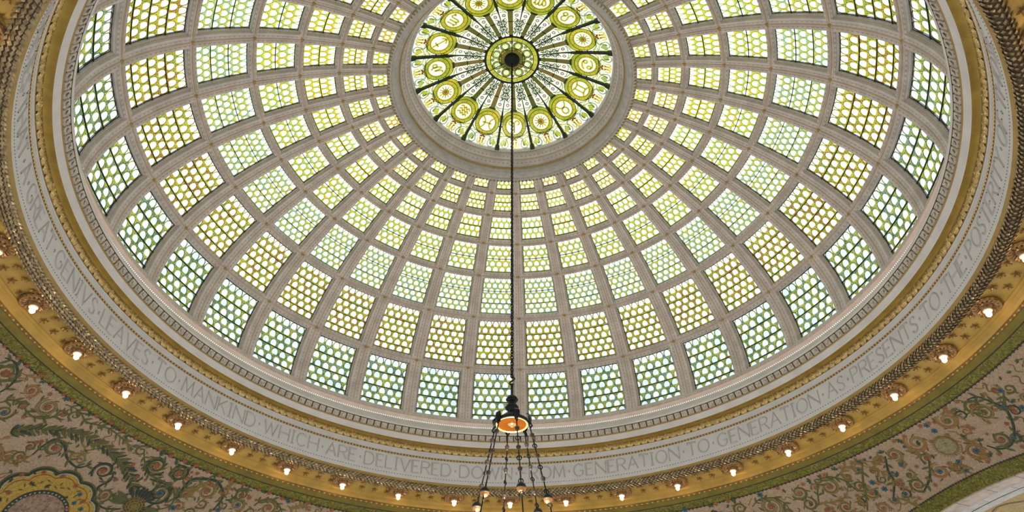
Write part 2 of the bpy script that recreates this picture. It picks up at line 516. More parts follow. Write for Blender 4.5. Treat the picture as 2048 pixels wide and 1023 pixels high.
STEMS = [
    ('g',6,[(-73.88,6.713),(-72.43,6.688),(-71.43,6.697),(-69.9,6.75),(-68.33,6.712),(-66.62,6.683),(-64.64,6.705),(-62.56,6.74),(-60.67,6.7)]),
    ('d',9,[(-71.0,7.362),(-71.03,7.229),(-70.69,7.102),(-69.11,7.113),(-67.57,7.219),(-65.6,7.261),(-64.62,7.155)]),
    ('d',9,[(-61.55,7.123),(-61.03,7.236),(-61.57,7.368),(-60.76,7.513),(-59.09,7.568),(-57.23,7.504)]),
    ('g',8,[(-60.76,6.705),(-59.14,6.862),(-57.67,6.966),(-55.6,6.987),(-53.52,7.013),(-52.17,7.155),(-52.38,7.3),(-54.63,7.4)]),
    ('d',10,[(-80.56,7.01),(-80.64,6.894),(-81.41,6.77),(-83.08,6.689),(-84.45,6.718)]),
    ('g',8,[(-77.44,6.976),(-75.44,7.022),(-74.14,6.975),(-73.26,6.87),(-72.94,6.739)]), ('g',7,[(-79.35,7.092),(-78.88,7.011),(-77.78,6.972),(-76.83,7.02)]),
    ('o',6,[(-73.43,7.507),(-72.0,7.55),(-71.26,7.469),(-71.0,7.362)]), ('o',5,[(-68.34,7.124),(-67.11,7.165),(-66.47,7.102),(-67.09,6.995),(-66.09,6.937)]),
    ('n',5,[(-81.26,6.723),(-80.17,6.695),(-79.13,6.623),(-78.93,6.555)]), ('o',5,[(-64.82,6.715),(-64.1,6.674),(-62.92,6.76),(-62.19,6.72)]),
    ('g',5,[(-55.31,6.859),(-55.24,6.767),(-54.0,6.712),(-52.66,6.773)]), ('d',8,[(-52.05,7.136),(-52.17,7.015),(-51.69,6.851)]),
    ('d',14,[(-52.07,7.157),(-51.95,7.072),(-52.21,6.935),(-51.89,6.813),(-50.33,6.742),(-48.53,6.723),(-46.73,6.843),(-46.35,6.947),(-46.49,7.115)]),
    ('g',12,[(-41.53,6.889),(-40.9,6.777),(-39.56,6.728),(-38.1,6.788),(-37.2,6.869)]),
    ('o',9,[(-36.97,6.756),(-35.89,6.778),(-35.25,6.71),(-34.45,6.672),(-33.65,6.738)]), ('d',12,[(-56.93,7.022),(-56.06,7.016),(-54.63,7.003),(-53.35,7.048)]),
    ('o',8,[(-51.85,7.085),(-50.81,7.061),(-50.49,6.999),(-51.32,6.95),(-50.79,6.895)]), ('n',8,[(-46.9,6.627),(-46.26,6.673),(-46.86,6.729),(-46.23,6.774)]),
    ('g',9,[(-44.86,6.812),(-45.05,6.733),(-44.2,6.687),(-43.08,6.683)]), ('n',8,[(-49.95,6.946),(-50.64,6.873),(-50.1,6.817),(-48.81,6.819)]),
    ('d',10,[(-45.84,6.929),(-45.07,6.903),(-44.9,6.83)]), ('g',9,[(57.27,6.763),(55.52,6.985),(54.38,7.18),(53.21,7.369)]),
    ('n',8,[(58.04,6.864),(58.82,7.072),(59.19,7.254),(60.01,7.379)]), ('d',9,[(60.56,6.812),(59.3,7.003),(58.76,7.16),(56.85,7.371)]),
    ('d',8,[(64.67,7.09),(63.44,7.237),(62.06,7.344),(60.77,7.413)]), ('o',8,[(66.0,7.086),(64.7,7.03),(63.79,6.918),(64.17,6.778)]),
    ('n',8,[(69.88,7.035),(70.52,7.104),(70.95,7.237),(70.28,7.344),(68.94,7.331)]),
    ('d',10,[(71.54,7.258),(72.46,7.364),(73.99,7.366),(75.72,7.244),(76.96,7.086),(77.22,6.992),(76.85,6.866),(76.39,6.764),(75.19,6.724)]),
    ('g',9,[(47.95,7.087),(49.34,6.857),(50.47,6.774),(51.85,6.772),(53.33,6.891),(53.73,7.063)]),
    ('n',5,[(53.0,6.781),(53.87,6.786),(54.68,6.725),(55.89,6.763),(57.15,6.725),(58.75,6.818),(59.99,6.783)]),
    ('o',7,[(48.24,7.066),(49.16,7.099),(50.69,7.126),(52.1,7.089),(53.22,6.98)]), ('o',5,[(57.78,7.323),(57.82,7.383),(58.78,7.396),(58.45,7.467),(59.22,7.5)]),
    ('n',5,[(65.29,7.331),(66.77,7.293),(67.63,7.34),(66.7,7.404),(67.59,7.395)]), ('g',7,[(79.27,6.871),(77.99,6.97),(76.75,7.101)]),
    ('n',6,[(70.92,6.694),(72.07,6.705),(72.45,6.798),(71.5,6.899)]), ('o',6,[(57.96,6.939),(58.75,6.818),(59.78,6.837)]),
    ('g',6,[(39.04,6.832),(40.7,6.752),(42.83,6.803),(43.77,6.945),(43.66,7.059)]), ('o',5,[(52.28,7.216),(53.31,7.227),(53.44,7.32)]),
]

FLOWERS = [
    (-86.02,6.633,0.027,'r'), (-83.57,6.633,0.028,'r'), (-81.88,6.629,0.028,'r'), (-79.78,6.612,0.029,'r'), (-77.56,6.624,0.029,'r'), (-75.33,6.629,0.03,'r'),
    (-73.82,6.629,0.03,'r'), (-71.57,6.628,0.031,'r'), (-69.65,6.625,0.031,'r'), (-67.37,6.605,0.031,'r'), (-65.29,6.619,0.032,'r'), (-63.01,6.612,0.032,'r'),
    (-58.92,6.611,0.033,'r'), (-57.04,6.625,0.034,'r'), (-54.63,6.619,0.034,'r'), (-72.0,7.233,0.03,'r'), (-60.58,7.201,0.033,'r'), (-55.47,7.26,0.034,'r'),
    (-75.89,7.069,0.029,'r'), (-81.85,6.808,0.028,'r'), (-76.49,6.718,0.029,'r'), (-52.52,6.827,0.035,'r'), (-71.65,7.198,0.03,'r'), (-57.94,7.417,0.033,'r'),
    (-69.94,7.598,0.033,'Y'), (-68.25,7.469,0.033,'Y'), (-66.1,7.421,0.034,'Y'), (-63.94,7.455,0.034,'Y'), (-62.64,7.721,0.035,'Y'), (-69.3,7.819,0.033,'Y'),
    (-61.79,7.585,0.035,'Y'), (-69.12,7.534,0.033,'d'), (-67.11,7.44,0.034,'d'), (-68.17,7.646,0.033,'d'), (-66.7,7.582,0.034,'d'), (-63.68,7.633,0.034,'d'),
    (-70.19,7.693,0.032,'d'), (-69.32,7.901,0.032,'d'), (-62.74,7.527,0.035,'b'), (-62.46,7.64,0.035,'b'), (-74.56,6.652,0.032,'b'), (-51.66,7.259,0.038,'b'),
    (-61.27,7.674,0.035,'b'), (-82.71,6.655,0.035,'l'), (-78.8,6.644,0.036,'l'), (-74.56,6.641,0.037,'l'), (-70.63,6.643,0.038,'l'), (-66.29,6.648,0.04,'l'),
    (-58.04,6.643,0.042,'l'), (-64.28,6.684,0.04,'l'), (-58.89,6.615,0.032,'r'), (-57.02,6.628,0.032,'r'), (-54.82,6.612,0.033,'r'), (-53.0,6.61,0.033,'r'),
    (-50.77,6.63,0.034,'r'), (-48.91,6.625,0.034,'r'), (-46.77,6.622,0.034,'r'), (-44.93,6.625,0.035,'r'), (-42.19,6.628,0.035,'r'), (-40.56,6.637,0.035,'r'),
    (-38.2,6.662,0.036,'r'), (-36.43,6.655,0.036,'r'), (-34.13,6.638,0.036,'r'), (-30.02,6.653,0.037,'r'), (-52.76,6.824,0.033,'r'), (-42.87,6.796,0.035,'r'),
    (-49.1,6.779,0.034,'r'), (-57.99,6.64,0.042,'l'), (-53.9,6.632,0.043,'l'), (-49.67,6.655,0.044,'l'), (-41.4,6.663,0.046,'l'), (-37.54,6.678,0.046,'l'),
    (-55.84,6.686,0.042,'l'), (-51.47,7.268,0.037,'b'), (-45.87,7.094,0.038,'b'), (-37.11,6.683,0.039,'b'), (34.0,6.647,0.038,'n'), (47.84,6.736,0.035,'n'),
    (51.5,6.718,0.035,'n'), (54.23,6.705,0.034,'n'), (56.07,6.707,0.034,'n'), (64.84,6.701,0.032,'n'), (63.21,6.692,0.032,'n'), (67.67,6.687,0.031,'n'),
    (68.83,6.709,0.031,'n'), (72.25,6.666,0.03,'n'), (74.07,6.676,0.03,'n'), (77.91,7.06,0.028,'n'), (68.08,7.247,0.031,'n'), (69.94,7.411,0.03,'n'),
    (71.68,7.397,0.03,'n'), (66.27,7.368,0.031,'n'), (59.85,7.457,0.033,'n'), (62.72,7.39,0.032,'n'), (56.93,7.093,0.033,'n'), (49.22,7.192,0.035,'n'),
    (72.11,6.971,0.03,'n'), (74.3,7.055,0.029,'n'), (53.41,7.141,0.034,'n'), (44.13,6.669,0.036,'n'), (36.01,6.65,0.037,'n'), (66.26,7.236,0.031,'n'),
    (77.35,6.786,0.029,'n'), (74.37,7.448,0.029,'n'), (59.65,7.171,0.033,'n'), (69.17,6.943,0.031,'n'), (28.94,6.627,0.049,'b'), (41.1,6.684,0.047,'b'),
    (56.39,7.054,0.043,'b'), (57.1,7.191,0.043,'b'), (67.34,7.265,0.039,'b'), (68.43,6.717,0.04,'b'), (78.69,7.119,0.036,'b'), (79.06,6.854,0.036,'b'),
    (68.48,6.82,0.039,'b'), (67.15,7.386,0.039,'b'), (49.16,6.722,0.045,'l'), (53.25,6.711,0.044,'l'), (60.51,6.761,0.042,'l'), (64.01,6.72,0.041,'l'),
    (72.92,6.713,0.038,'l'), (71.02,7.373,0.038,'l'), (56.83,6.743,0.043,'l'), (33.16,6.626,0.048,'l'), (70.33,7.046,0.039,'l'), (78.71,6.993,0.036,'l'),
    (37.17,6.665,0.047,'l'), (71.56,7.185,0.038,'l'), (75.12,7.323,0.037,'l'), (56.01,7.204,0.043,'l'), (60.02,7.098,0.042,'l'),
]

BRANCH = [
    (-75.16,7.286), (-74.29,7.172), (-72.0,7.036), (-69.24,6.925), (-65.94,6.899), (-62.75,6.943), (-60.19,7.043), (-57.72,7.22),
]


# ================================================================== the dome
EA, EB, EZ = 5.75, 3.277, -0.95          # half axes and centre height of the dome's inner face
PHI0 = 0.0303                            # turn of the rib grid
NR = 32
PITCH = 2 * pi / NR
LEVELS = [2.392, 2.868, 3.456, 4.100, 4.832, 5.500]
LHALF = [0.046, 0.062, 0.064, 0.066, 0.078, 0.084]


def ell(t):
    return EA * cos(t), EZ + EB * sin(t)


def enorm(t):                            # unit normal pointing into the room, in (R, z)
    a, b = cos(t) / EA, sin(t) / EB
    l = math.hypot(a, b)
    return -a / l, -b / l


def etan(t):                             # unit tangent pointing down the dome
    a, b = EA * sin(t), -EB * cos(t)
    l = math.hypot(a, b)
    return a / l, b / l


def tR(R):
    return math.acos(min(1, R / EA))


def dpt(t, lat, d):                      # point on the dome at azimuth 0: lateral metres, depth into the room
    R, z = ell(t)
    n = enorm(t)
    ang = lat / R
    return pol(R + d * n[0], ang, z + d * n[1])


def ribhalf(R):
    return (0.166 + (R - 2.2) * 0.0365) / 2


GLASS_D = -0.10
ceiling = tag(ob('ceiling', None, loc=(0, 0, -1.05)),
              'large shallow dome of plaster ribs holding panels of fish-scale stained glass', 'dome', kind='structure')
DOME_SHIFT = Matrix.Translation((0, 0, 1.05))     # parts are modelled in room coordinates


def dome_child(name, me, az=None, parent=None):
    o = ob(name, me, parent or ceiling)
    if parent is None:
        o.location = (0, 0, 1.05)
    if az is not None:
        o.rotation_euler = (0, 0, -az)
    return o


# ribs running from the oculus to the cornice
SECT = [(-1.0, -0.115, 2), (-1.0, -0.035, 2), (-0.86, -0.03, 2), (-0.78, 0.006, 0), (-0.50, 0.006, 0), (-0.44, 0.016, 0), (-0.34, 0.016, 0),
        (-0.28, 0.006, 0), (-0.09, 0.006, 0), (-0.07, 0.024, 1), (0.07, 0.024, 1), (0.09, 0.006, 0), (0.28, 0.006, 0), (0.34, 0.016, 0),
        (0.44, 0.016, 0), (0.50, 0.006, 0), (0.78, 0.006, 0), (0.86, -0.03, 2), (1.0, -0.035, 2), (1.0, -0.115, 2)]
t0, t1 = tR(2.03), -0.03
mb = MB()
rows, uvs, acc = [], [], 0.0
NT = 64
prev = None
for i in range(NT + 1):
    t = t0 + (t1 - t0) * i / NT
    R, z = ell(t)
    if prev:
        acc += math.hypot(R - prev[0], z - prev[1])
    prev = (R, z)
    h = ribhalf(R)
    rows.append([dpt(t, s * h, d) for s, d, _ in SECT])
    uvs.append([(acc, (s + 1) / 2) for s, _, _ in SECT])
mb.grid(rows, 0, uvs=uvs)
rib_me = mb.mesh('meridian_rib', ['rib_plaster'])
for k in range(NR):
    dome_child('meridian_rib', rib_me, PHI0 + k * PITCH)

# rings crossing them
boss = MB()
boss.lathe([(0.0, 0.034), (0.016, 0.03), (0.026, 0.02), (0.04, 0.006)], 8, lobes=lambda a, k: 1 + 0.2 * cos(4 * a))
boss_me = boss.mesh('crossing_boss', 'gilt_line')
for li, RL in enumerate(LEVELS):
    t = tR(RL)
    R, z = ell(t)
    n, tn = enorm(t), etan(t)
    prof = [(R + s * LHALF[li] * tn[0] + (d - 0.004) * n[0], z + s * LHALF[li] * tn[1] + (d - 0.004) * n[1]) for s, d, _ in SECT]
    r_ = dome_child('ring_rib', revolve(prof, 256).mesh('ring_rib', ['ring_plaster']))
    for k in range(NR):
        az = PHI0 + k * PITCH
        Z = Vector((n[0] * sin(az), n[0] * cos(az), n[1]))
        X = Vector((cos(az), -sin(az), 0))
        Y = Z.cross(X)
        M = Matrix(((X.x, Y.x, Z.x, R * sin(az)), (X.y, Y.y, Z.y, R * cos(az)), (X.z, Y.z, Z.z, z), (0, 0, 0, 1)))
        ob('crossing_boss', boss_me, r_, M=M)

# stained glass panels
ROWS_NU = [3, 4, 4, 4, 5, 5, 5]
ROWS_NV = [3, 4, 4, 5, 7, 7, 7]
BARS = [[], [0.5], [0.5], [0.5], [0.36, 0.7], [0.3, 0.58, 0.86], [0.29, 0.57, 0.86]]
edges = []
tops = [tR(2.075)] + [tR(r) for r in LEVELS]
for i in range(7):
    ta = tops[i]
    lt = 0.0 if i == 0 else LHALF[i - 1]
    Ra, za = ell(ta)
    da = math.hypot(EA * sin(ta), EB * cos(ta))
    ta2 = ta - lt / da
    if i < 6:
        tb = tops[i + 1]
        db = math.hypot(EA * sin(tb), EB * cos(tb))
        tb2 = tb + LHALF[i] / db
    else:
        tb2 = -0.025
    edges.append((ta2, tb2))


def panel_pt(row, u, v, d=0.0):
    ta, tb = edges[row]
    t = ta + (tb - ta) * v
    R, z = ell(t)
    half = PITCH / 2 - ribhalf(R) / R
    ang = (u - 0.5) * 2 * half
    n = enorm(t)
    dd = GLASS_D + d
    return pol(R + dd * n[0], ang, z + dd * n[1])


def cell_outline(n_arc=5):
    o = []
    for i in range(n_arc + 1):                       # round top
        a = pi - pi * i / n_arc
        o.append((0.5 * cos(a), 0.5 * sin(a)))
    o.append((0.5, -0.2))
    for i in (1, 2):
        a = pi / 2 + (pi / 2) * i / 3
        o.append((0.5 + 0.5 * cos(a), -0.7 + 0.5 * sin(a)))
    o.append((0.0, -0.7))
    for i in (2, 1):
        a = pi / 2 - (pi / 2) * i / 3
        o.append((-0.5 + 0.5 * cos(a), -0.7 + 0.5 * sin(a)))
    o.append((-0.5, -0.2))
    return o


OUT = cell_outline()
LNS = []
for (x, y) in OUT:
    a = math.atan2(y + 0.02, x)
    rx, ry = 0.35 * cos(a), 0.325 * sin(a)
    LNS.append((rx, 0.06 + max(ry, -0.22)))


def add_cell(mb, row, cu, cv, w, h):
    """one glass scale: lead edge, coloured rim, clear lens"""
    def P(x, y, d):
        u = min(1, max(0, cu + x * w))
        v = min(1, max(0, cv - y * h / 0.7))
        return panel_pt(row, u, v, d)
    k = len(OUT)
    A = [P(x, y, 0.012) for x, y in OUT]
    B = [P(x * 0.95, (y + 0.1) * 0.95 - 0.1, 0.010) for x, y in OUT]
    Cc = [P(x, y, 0.012) for x, y in LNS]
    mb.grid([A, B], 0, close_v=True)
    mb.grid([B, Cc], 1, close_v=True)
    c = P(0, 0.05, 0.03)
    b = mb.add(Cc + [c], [], 2)
    for i in range(k):
        mb.f.append((b + i, b + (i + 1) % k, b + k))
        mb.m.append(2)


panel_me, cell_me, stuff_me = [], [], []
for r in range(7):
    nu, nv = ROWS_NU[r], ROWS_NV[r]
    mb = MB()
    # dark border came and saddle bars of the panel
    ta, tb = edges[r]
    bw = 0.035 * 5 / nu
    for (u0, u1, v0, v1) in ((0, 1, 0, 0.6 / nv * 0.16), (0, 1, 1 - 0.6 / nv * 0.16, 1), (0, bw * 0.5, 0, 1), (1 - bw * 0.5, 1, 0, 1)):
        nseg = 6
        if u1 - u0 > v1 - v0:
            rows = [[panel_pt(r, u0 + (u1 - u0) * i / nseg, v, 0.02) for v in (v0, v1)] for i in range(nseg + 1)]
        else:
            rows = [[panel_pt(r, u, v0 + (v1 - v0) * i / nseg, 0.02) for u in (u0, u1)] for i in range(nseg + 1)]
        mb.grid(rows, 0)
    for bv in BARS[r]:
        hv = 0.05 / nv
        for da, dbb in ((0.022, 0.036),):
            rows = []
            for i in range(9):
                u = i / 8
                rows.append([panel_pt(r, u, bv - hv, da), panel_pt(r, u, bv - hv, dbb), panel_pt(r, u, bv + hv, dbb), panel_pt(r, u, bv + hv, da)])
            mb.grid(rows, 0, close_v=True)
    panel_me.append(mb.mesh('stained_glass_panel', ['lead_came']))
    cells = []
    allmb = MB()
    w, h = 1 / nu, 1 / nv
    for j in range(-1, nv + 1):
        for i in range(-1, nu + 1):
            cu = (i + 0.5 + (0.5 if j % 2 else 0)) * w
            cv = (j + 0.62) * h
            if cu < -0.01 or cu > 1.01 or cv < -0.1 * h or cv > 1 + 0.62 * h:
                continue
            add_cell(allmb, r, cu, cv, w, h)
            if r >= 3:
                c = MB()
                add_cell(c, r, cu, cv, w, h)
                cells.append(c.mesh('glass_scale', ['lead_came', 'rim_glass_%d' % r, 'lens_glass_%d' % r]))
    cell_me.append(cells)
    stuff_me.append(allmb.mesh('glass_scales', ['lead_came', 'rim_glass_%d' % r, 'lens_glass_%d' % r]))
for r in range(7):
    for k in range(NR):
        az = PHI0 + (k + 0.5) * PITCH
        azn = (math.degrees(az) + 180) % 360 - 180
        pn = dome_child('stained_glass_panel', panel_me[r], az)
        if r >= 3 and abs(azn) < 118:
            for me in cell_me[r]:
                ob('glass_scale', me, pn)
        else:
            tag(ob('glass_scales', stuff_me[r], pn), kind='stuff')

# ================================================================== the oculus
OR = 1.754


def oz(r):
    return 2.60 + 0.40 * (1 - (r / OR) ** 2)


def opt(x, y, d=0.0):                    # y = radial, x = sideways (metres), d = down into the room
    r = math.hypot(x, y)
    return (x, y, oz(r) - d)


window = tag(ob('window_1', None, loc=(0, 0, 2.6)),
             'round stained glass oculus at the top of the dome with a wheel of zodiac signs', 'window', kind='structure')


def oc(name, mb, mats, az=0.0, parent=None):
    me = mb if isinstance(mb, bpy.types.Mesh) else mb.mesh(name, mats)
    o = ob(name, me, parent or window)
    if parent is None:
        o.location = (0, 0, -2.6)
        o.rotation_euler = (0, 0, -az)
    return o


def ostrip(mb, pts, w, d, mi=0, n=4):
    """flat ribbon on the oculus along (x, y) points"""
    P = catmull(pts, n) if n > 1 else pts
    rows = []
    for i, (x, y) in enumerate(P):
        a, b = P[max(i - 1, 0)], P[min(i + 1, len(P) - 1)]
        tx, ty = b[0] - a[0], b[1] - a[1]
        l = math.hypot(tx, ty) or 1
        ww = (w(i / (len(P) - 1)) if callable(w) else w) / 2
        nx, ny = -ty / l * ww, tx / l * ww
        rows.append([opt(x + nx, y + ny, d), opt(x - nx, y - ny, d)])
    mb.grid(rows, mi)


def oring(mb, cx, cy, r0, r1, d, mi=0, n=24):
    mb.grid([[opt(cx + r * cos(2 * pi * i / n), cy + r * sin(2 * pi * i / n), d) for r in (r0, r1)] for i in range(n)], mi, close_u=True)


def odisc(mb, cx, cy, r, d, mi=0, n=20):
    b = mb.add([opt(cx + r * cos(2 * pi * i / n), cy + r * sin(2 * pi * i / n), d) for i in range(n)] + [opt(cx, cy, d)], [], mi)
    for i in range(n):
        mb.f.append((b + i, b + (i + 1) % n, b + n))
        mb.m.append(mi)


HALF = pi / 16
NS = 16
MR, MRAD = 1.325, 0.225                  # medallion centre and radius
# plain panes behind the drawing: outer and inner field of each of the sixteen segments
for nm, ra, rb, mt in (('outer_pane', 1.09, OR, 'pane_white'), ('inner_pane', 0.46, 1.09, 'pane_inner')):
    mb = MB()
    rows = []
    for i in range(9):
        a = -HALF + 2 * HALF * i / 8
        rows.append([pol(r, a, oz(r)) for r in [ra + (rb - ra) * j / 6 for j in range(7)]])
    mb.grid(rows)
    me = mb.mesh(nm, [mt])
    for k in range(NS):
        oc(nm, me, None, PHI0 + k * 2 * HALF)

# dark glazing bars, thick outside, thin inside
mb = MB()
rows = []
for y, w, d in ((0.47, 0.010, 0.02), (0.9, 0.014, 0.025), (1.02, 0.018, 0.03), (1.10, 0.036, 0.05), (1.4, 0.040, 0.05), (1.66, 0.044, 0.05), (1.70, 0.075, 0.06), (1.754, 0.085, 0.06)):
    rows.append([opt(-w / 2, y, 0.004), opt(-w / 2, y, d), opt(w / 2, y, d), opt(w / 2, y, 0.004)])
mb.grid(rows)
bar_me = mb.mesh('glazing_bar', ['bar_green'])
for k in range(NS):
    oc('glazing_bar', bar_me, None, PHI0 + (k + 0.5) * 2 * HALF)
# thin hoops
for nm, r in (('support_hoop', 1.52), ('support_hoop', 0.80)):
    mb = MB()
    mb.tube([pol(r, 2 * pi * i / 96, oz(r) - 0.012) for i in range(96)], 0.0045, 5, closed=True)
    oc(nm, mb, ['lead_came'])

# upright glass column of each segment with dark cap and foot
mb = MB()
rows = [[opt(s * w, y, 0.006) for s in (-1, 1)] for y, w in ((0.48, 0.031), (0.7, 0.034), (1.02, 0.042))]
mb.grid(rows, 0)
ostrip(mb, [(-0.062, 1.04), (0.0, 1.035), (0.062, 1.04)], 0.042, 0.008, 1, 1)
ostrip(mb, [(-0.032, 0.50), (0.032, 0.50)], 0.03, 0.008, 1, 1)
ostrip(mb, [(-0.028, 0.79), (0.028, 0.79)], 0.014, 0.008, 2, 1)
for s in (-1, 1):
    ostrip(mb, [(s * 0.032, 0.48), (s * 0.035, 0.7), (s * 0.043, 1.02)], 0.006, 0.009, 1, 1)
me = mb.mesh('glass_column', ['oc_olive', 'oc_dark', 'oc_red'])
for k in range(NS):
    oc('glass_column', me, None, PHI0 + k * 2 * HALF)

# floral side fields of the inner wheel: scrolls and a purple flower on each side
for s in (-1, 1):
    mb = MB()

    def fx(f, y):
        lo, hi = 0.036 + 0.012 * (y - 0.48) / 0.5, y * math.tan(HALF) - 0.008
        return s * (lo + (hi - lo) * f)
    ostrip(mb, [(fx(0.2, 0.52), 0.52), (fx(0.8, 0.58), 0.58), (fx(0.2, 0.64), 0.64), (fx(0.8, 0.70), 0.70), (fx(0.25, 0.76), 0.76), (fx(0.75, 0.82), 0.82),
                (fx(0.3, 0.87), 0.87)], 0.014, 0.006, 0, 5)
    for y in (0.57, 0.63, 0.69, 0.75, 0.81):
        f = 0.5 + 0.22 * (1 if int(y * 100) % 2 else -1)
        oring(mb, fx(f, y), y, 0.010 + 0.006 * (y - 0.5), 0.024 + 0.010 * (y - 0.5), 0.007, 0, 10)
        odisc(mb, fx(1 - f, y + 0.02), y + 0.02, 0.010, 0.007, 1, 8)
    ostrip(mb, [(fx(0.15, 1.0), 1.0), (fx(0.5, 1.035), 1.035), (fx(0.9, 1.05), 1.05)], 0.016, 0.006, 2, 4)
    ostrip(mb, [(fx(0.05, 0.98), 0.98), (fx(0.5, 1.005), 1.005), (fx(0.95, 0.99), 0.99)], 0.010, 0.006, 0, 4)
    me = mb.mesh('floral_field', ['oc_dark', 'oc_red', 'oc_leaf'])
    fm = MB()
    oring(fm, fx(0.48, 0.925), 0.925, 0.014, 0.034, 0.008, 0, 12)
    odisc(fm, fx(0.48, 0.925), 0.925, 0.012, 0.008, 1, 10)
    fme = fm.mesh('purple_flower', ['oc_purple', 'oc_mauve'])
    for k in range(NS):
        o = oc('floral_field', me, None, PHI0 + k * 2 * HALF)
        oc('purple_flower', fme, None, 0, o)

# zodiac medallions
def circ(cx, cy, r, n=12):
    return [(cx + r * cos(2 * pi * i / n), cy + r * sin(2 * pi * i / n)) for i in range(n + 1)]


GLYPH = {
    'aries': [[(0, -0.95), (0, 0.2), (-0.18, 0.6), (-0.45, 0.78), (-0.72, 0.6), (-0.7, 0.3), (-0.48, 0.22)],
              [(0, -0.95), (0, 0.2), (0.18, 0.6), (0.45, 0.78), (0.72, 0.6), (0.7, 0.3), (0.48, 0.22)]],
    'pisces': [[(-0.75, 0.8), (-0.38, 0.35), (-0.38, -0.35), (-0.75, -0.8)], [(0.75, 0.8), (0.38, 0.35), (0.38, -0.35), (0.75, -0.8)], [(-0.7, 0), (0.7, 0)]],
    'aquarius': [[(-0.8, y), (-0.45, y + 0.25), (-0.3, y - 0.05), (0.0, y + 0.25), (0.15, y - 0.05), (0.45, y + 0.25), (0.75, y)] for y in (0.45, 0.0, -0.45)],
    'capricorn': [[(-0.75, 0.6), (-0.45, 0.65), (-0.35, 0.0), (-0.3, -0.35), (-0.2, 0.2), (0.05, 0.6), (0.2, 0.1), (0.2, -0.45), (-0.1, -0.8)], circ(0.42, -0.25, 0.27)],
    'sagittarius': [[(-0.75, -0.75), (0.7, 0.7)], [(0.05, 0.75), (0.72, 0.72), (0.75, 0.05)], [(-0.6, 0.0), (0.0, -0.6)]],
    'scorpio': [[(-0.8, 0.6), (-0.65, 0.2), (-0.65, -0.6)], [(-0.65, 0.3), (-0.4, 0.65), (-0.2, 0.3), (-0.2, -0.6)],
                [(-0.2, 0.3), (0.05, 0.65), (0.25, 0.3), (0.25, -0.4), (0.45, -0.65), (0.8, -0.35)], [(0.55, -0.35), (0.8, -0.35), (0.8, -0.62)]],
    'libra': [[(-0.8, -0.6), (0.8, -0.6)], [(-0.8, -0.2), (-0.3, -0.2), (-0.45, 0.25), (0, 0.65), (0.45, 0.25), (0.3, -0.2), (0.8, -0.2)]],
    'virgo': [[(-0.8, 0.6), (-0.65, 0.2), (-0.65, -0.6)], [(-0.65, 0.3), (-0.4, 0.65), (-0.2, 0.3), (-0.2, -0.6)],
              [(-0.2, 0.3), (0.05, 0.65), (0.25, 0.3), (0.25, -0.5), (0.6, -0.8)], [(0.25, 0.2), (0.55, 0.5), (0.75, 0.2), (0.55, -0.25), (0.1, -0.7)]],
    'leo': [circ(-0.42, -0.25, 0.27), [(-0.2, -0.1), (-0.45, 0.4), (-0.1, 0.8), (0.3, 0.6), (0.3, 0.2), (0.12, -0.3), (0.3, -0.7), (0.65, -0.6)]],
    'cancer': [circ(-0.42, 0.25, 0.24), circ(0.42, -0.25, 0.24), [(-0.65, 0.35), (-0.3, 0.65), (0.3, 0.65), (0.75, 0.4)], [(0.65, -0.35), (0.3, -0.65), (-0.3, -0.65), (-0.75, -0.4)]],
    'gemini': [[(-0.35, -0.6), (-0.35, 0.6)], [(0.35, -0.6), (0.35, 0.6)], [(-0.75, 0.8), (0, 0.6), (0.75, 0.8)], [(-0.75, -0.8), (0, -0.6), (0.75, -0.8)]],
    'taurus': [circ(0, -0.32, 0.45, 16), [(-0.7, 0.85), (-0.45, 0.35), (0, 0.15), (0.45, 0.35), (0.7, 0.85)]],
    'rosette': [[(0.12 * cos(a), 0.12 * sin(a)), (0.9 * cos(a), 0.9 * sin(a))] for a in [2 * pi * i / 12 for i in range(12)]] + [circ(0, 0, 0.38)],
}
ORDER = {0: 'aries', -1: 'pisces', -2: 'aquarius', -3: 'rosette', -4: 'capricorn', -5: 'sagittarius', -6: 'scorpio', -7: 'rosette',
         8: 'libra', 7: 'virgo', 6: 'leo', 5: 'rosette', 4: 'cancer', 3: 'gemini', 2: 'taurus', 1: 'rosette'}
mb = MB()
oring(mb, 0, MR, MRAD * 0.72, MRAD, 0.010, 0, 32)
oring(mb, 0, MR, MRAD * 0.97, MRAD * 1.02, 0.013, 2, 32)
oring(mb, 0, MR, MRAD * 0.63, MRAD * 0.72, 0.010, 1, 32)
oring(mb, 0, MR, MRAD * 0.70, MRAD * 0.73, 0.013, 2, 32)
for i in range(24):
    a = 2 * pi * i / 24
    odisc(mb, MRAD * 0.675 * cos(a), MR + MRAD * 0.675 * sin(a), 0.006, 0.014, 3, 6)
for i in range(12):                      # lead joints across the coloured band
    a = 2 * pi * i / 12 + 0.2
    ostrip(mb, [(MRAD * 0.73 * cos(a), MR + MRAD * 0.73 * sin(a)), (MRAD * 0.98 * cos(a), MR + MRAD * 0.98 * sin(a))], 0.004, 0.013, 2, 1)
for s in (-1, 1):                        # link to the neighbour
    ostrip(mb, [(s * MRAD * 0.98, MR), (s * (MRAD + 0.05), MR)], 0.02, 0.014, 2, 1)
odisc(mb, 0, MR, MRAD * 0.63, 0.004, 4, 32)
mb.grid([[opt(MRAD * 0.98 * cos(t_), MR + MRAD * 0.98 * sin(t_), 0.011), opt(0.246 * cos(t_), MR - 0.042 + 0.250 * sin(t_), 0.011)] for t_ in [rad(195 + 150 * i / 16) for i in range(17)]], 0)
mb.grid([[opt(r_ * 0.246 * cos(t_), MR - 0.042 + r_ * 0.250 * sin(t_), 0.014) for r_ in (0.985, 1.02)] for t_ in [rad(195 + 150 * i / 16) for i in range(17)]], 2)
med_me = mb.mesh('zodiac_medallion', ['oc_green', 'oc_gold', 'lead_came', 'oc_red', 'pane_white'])
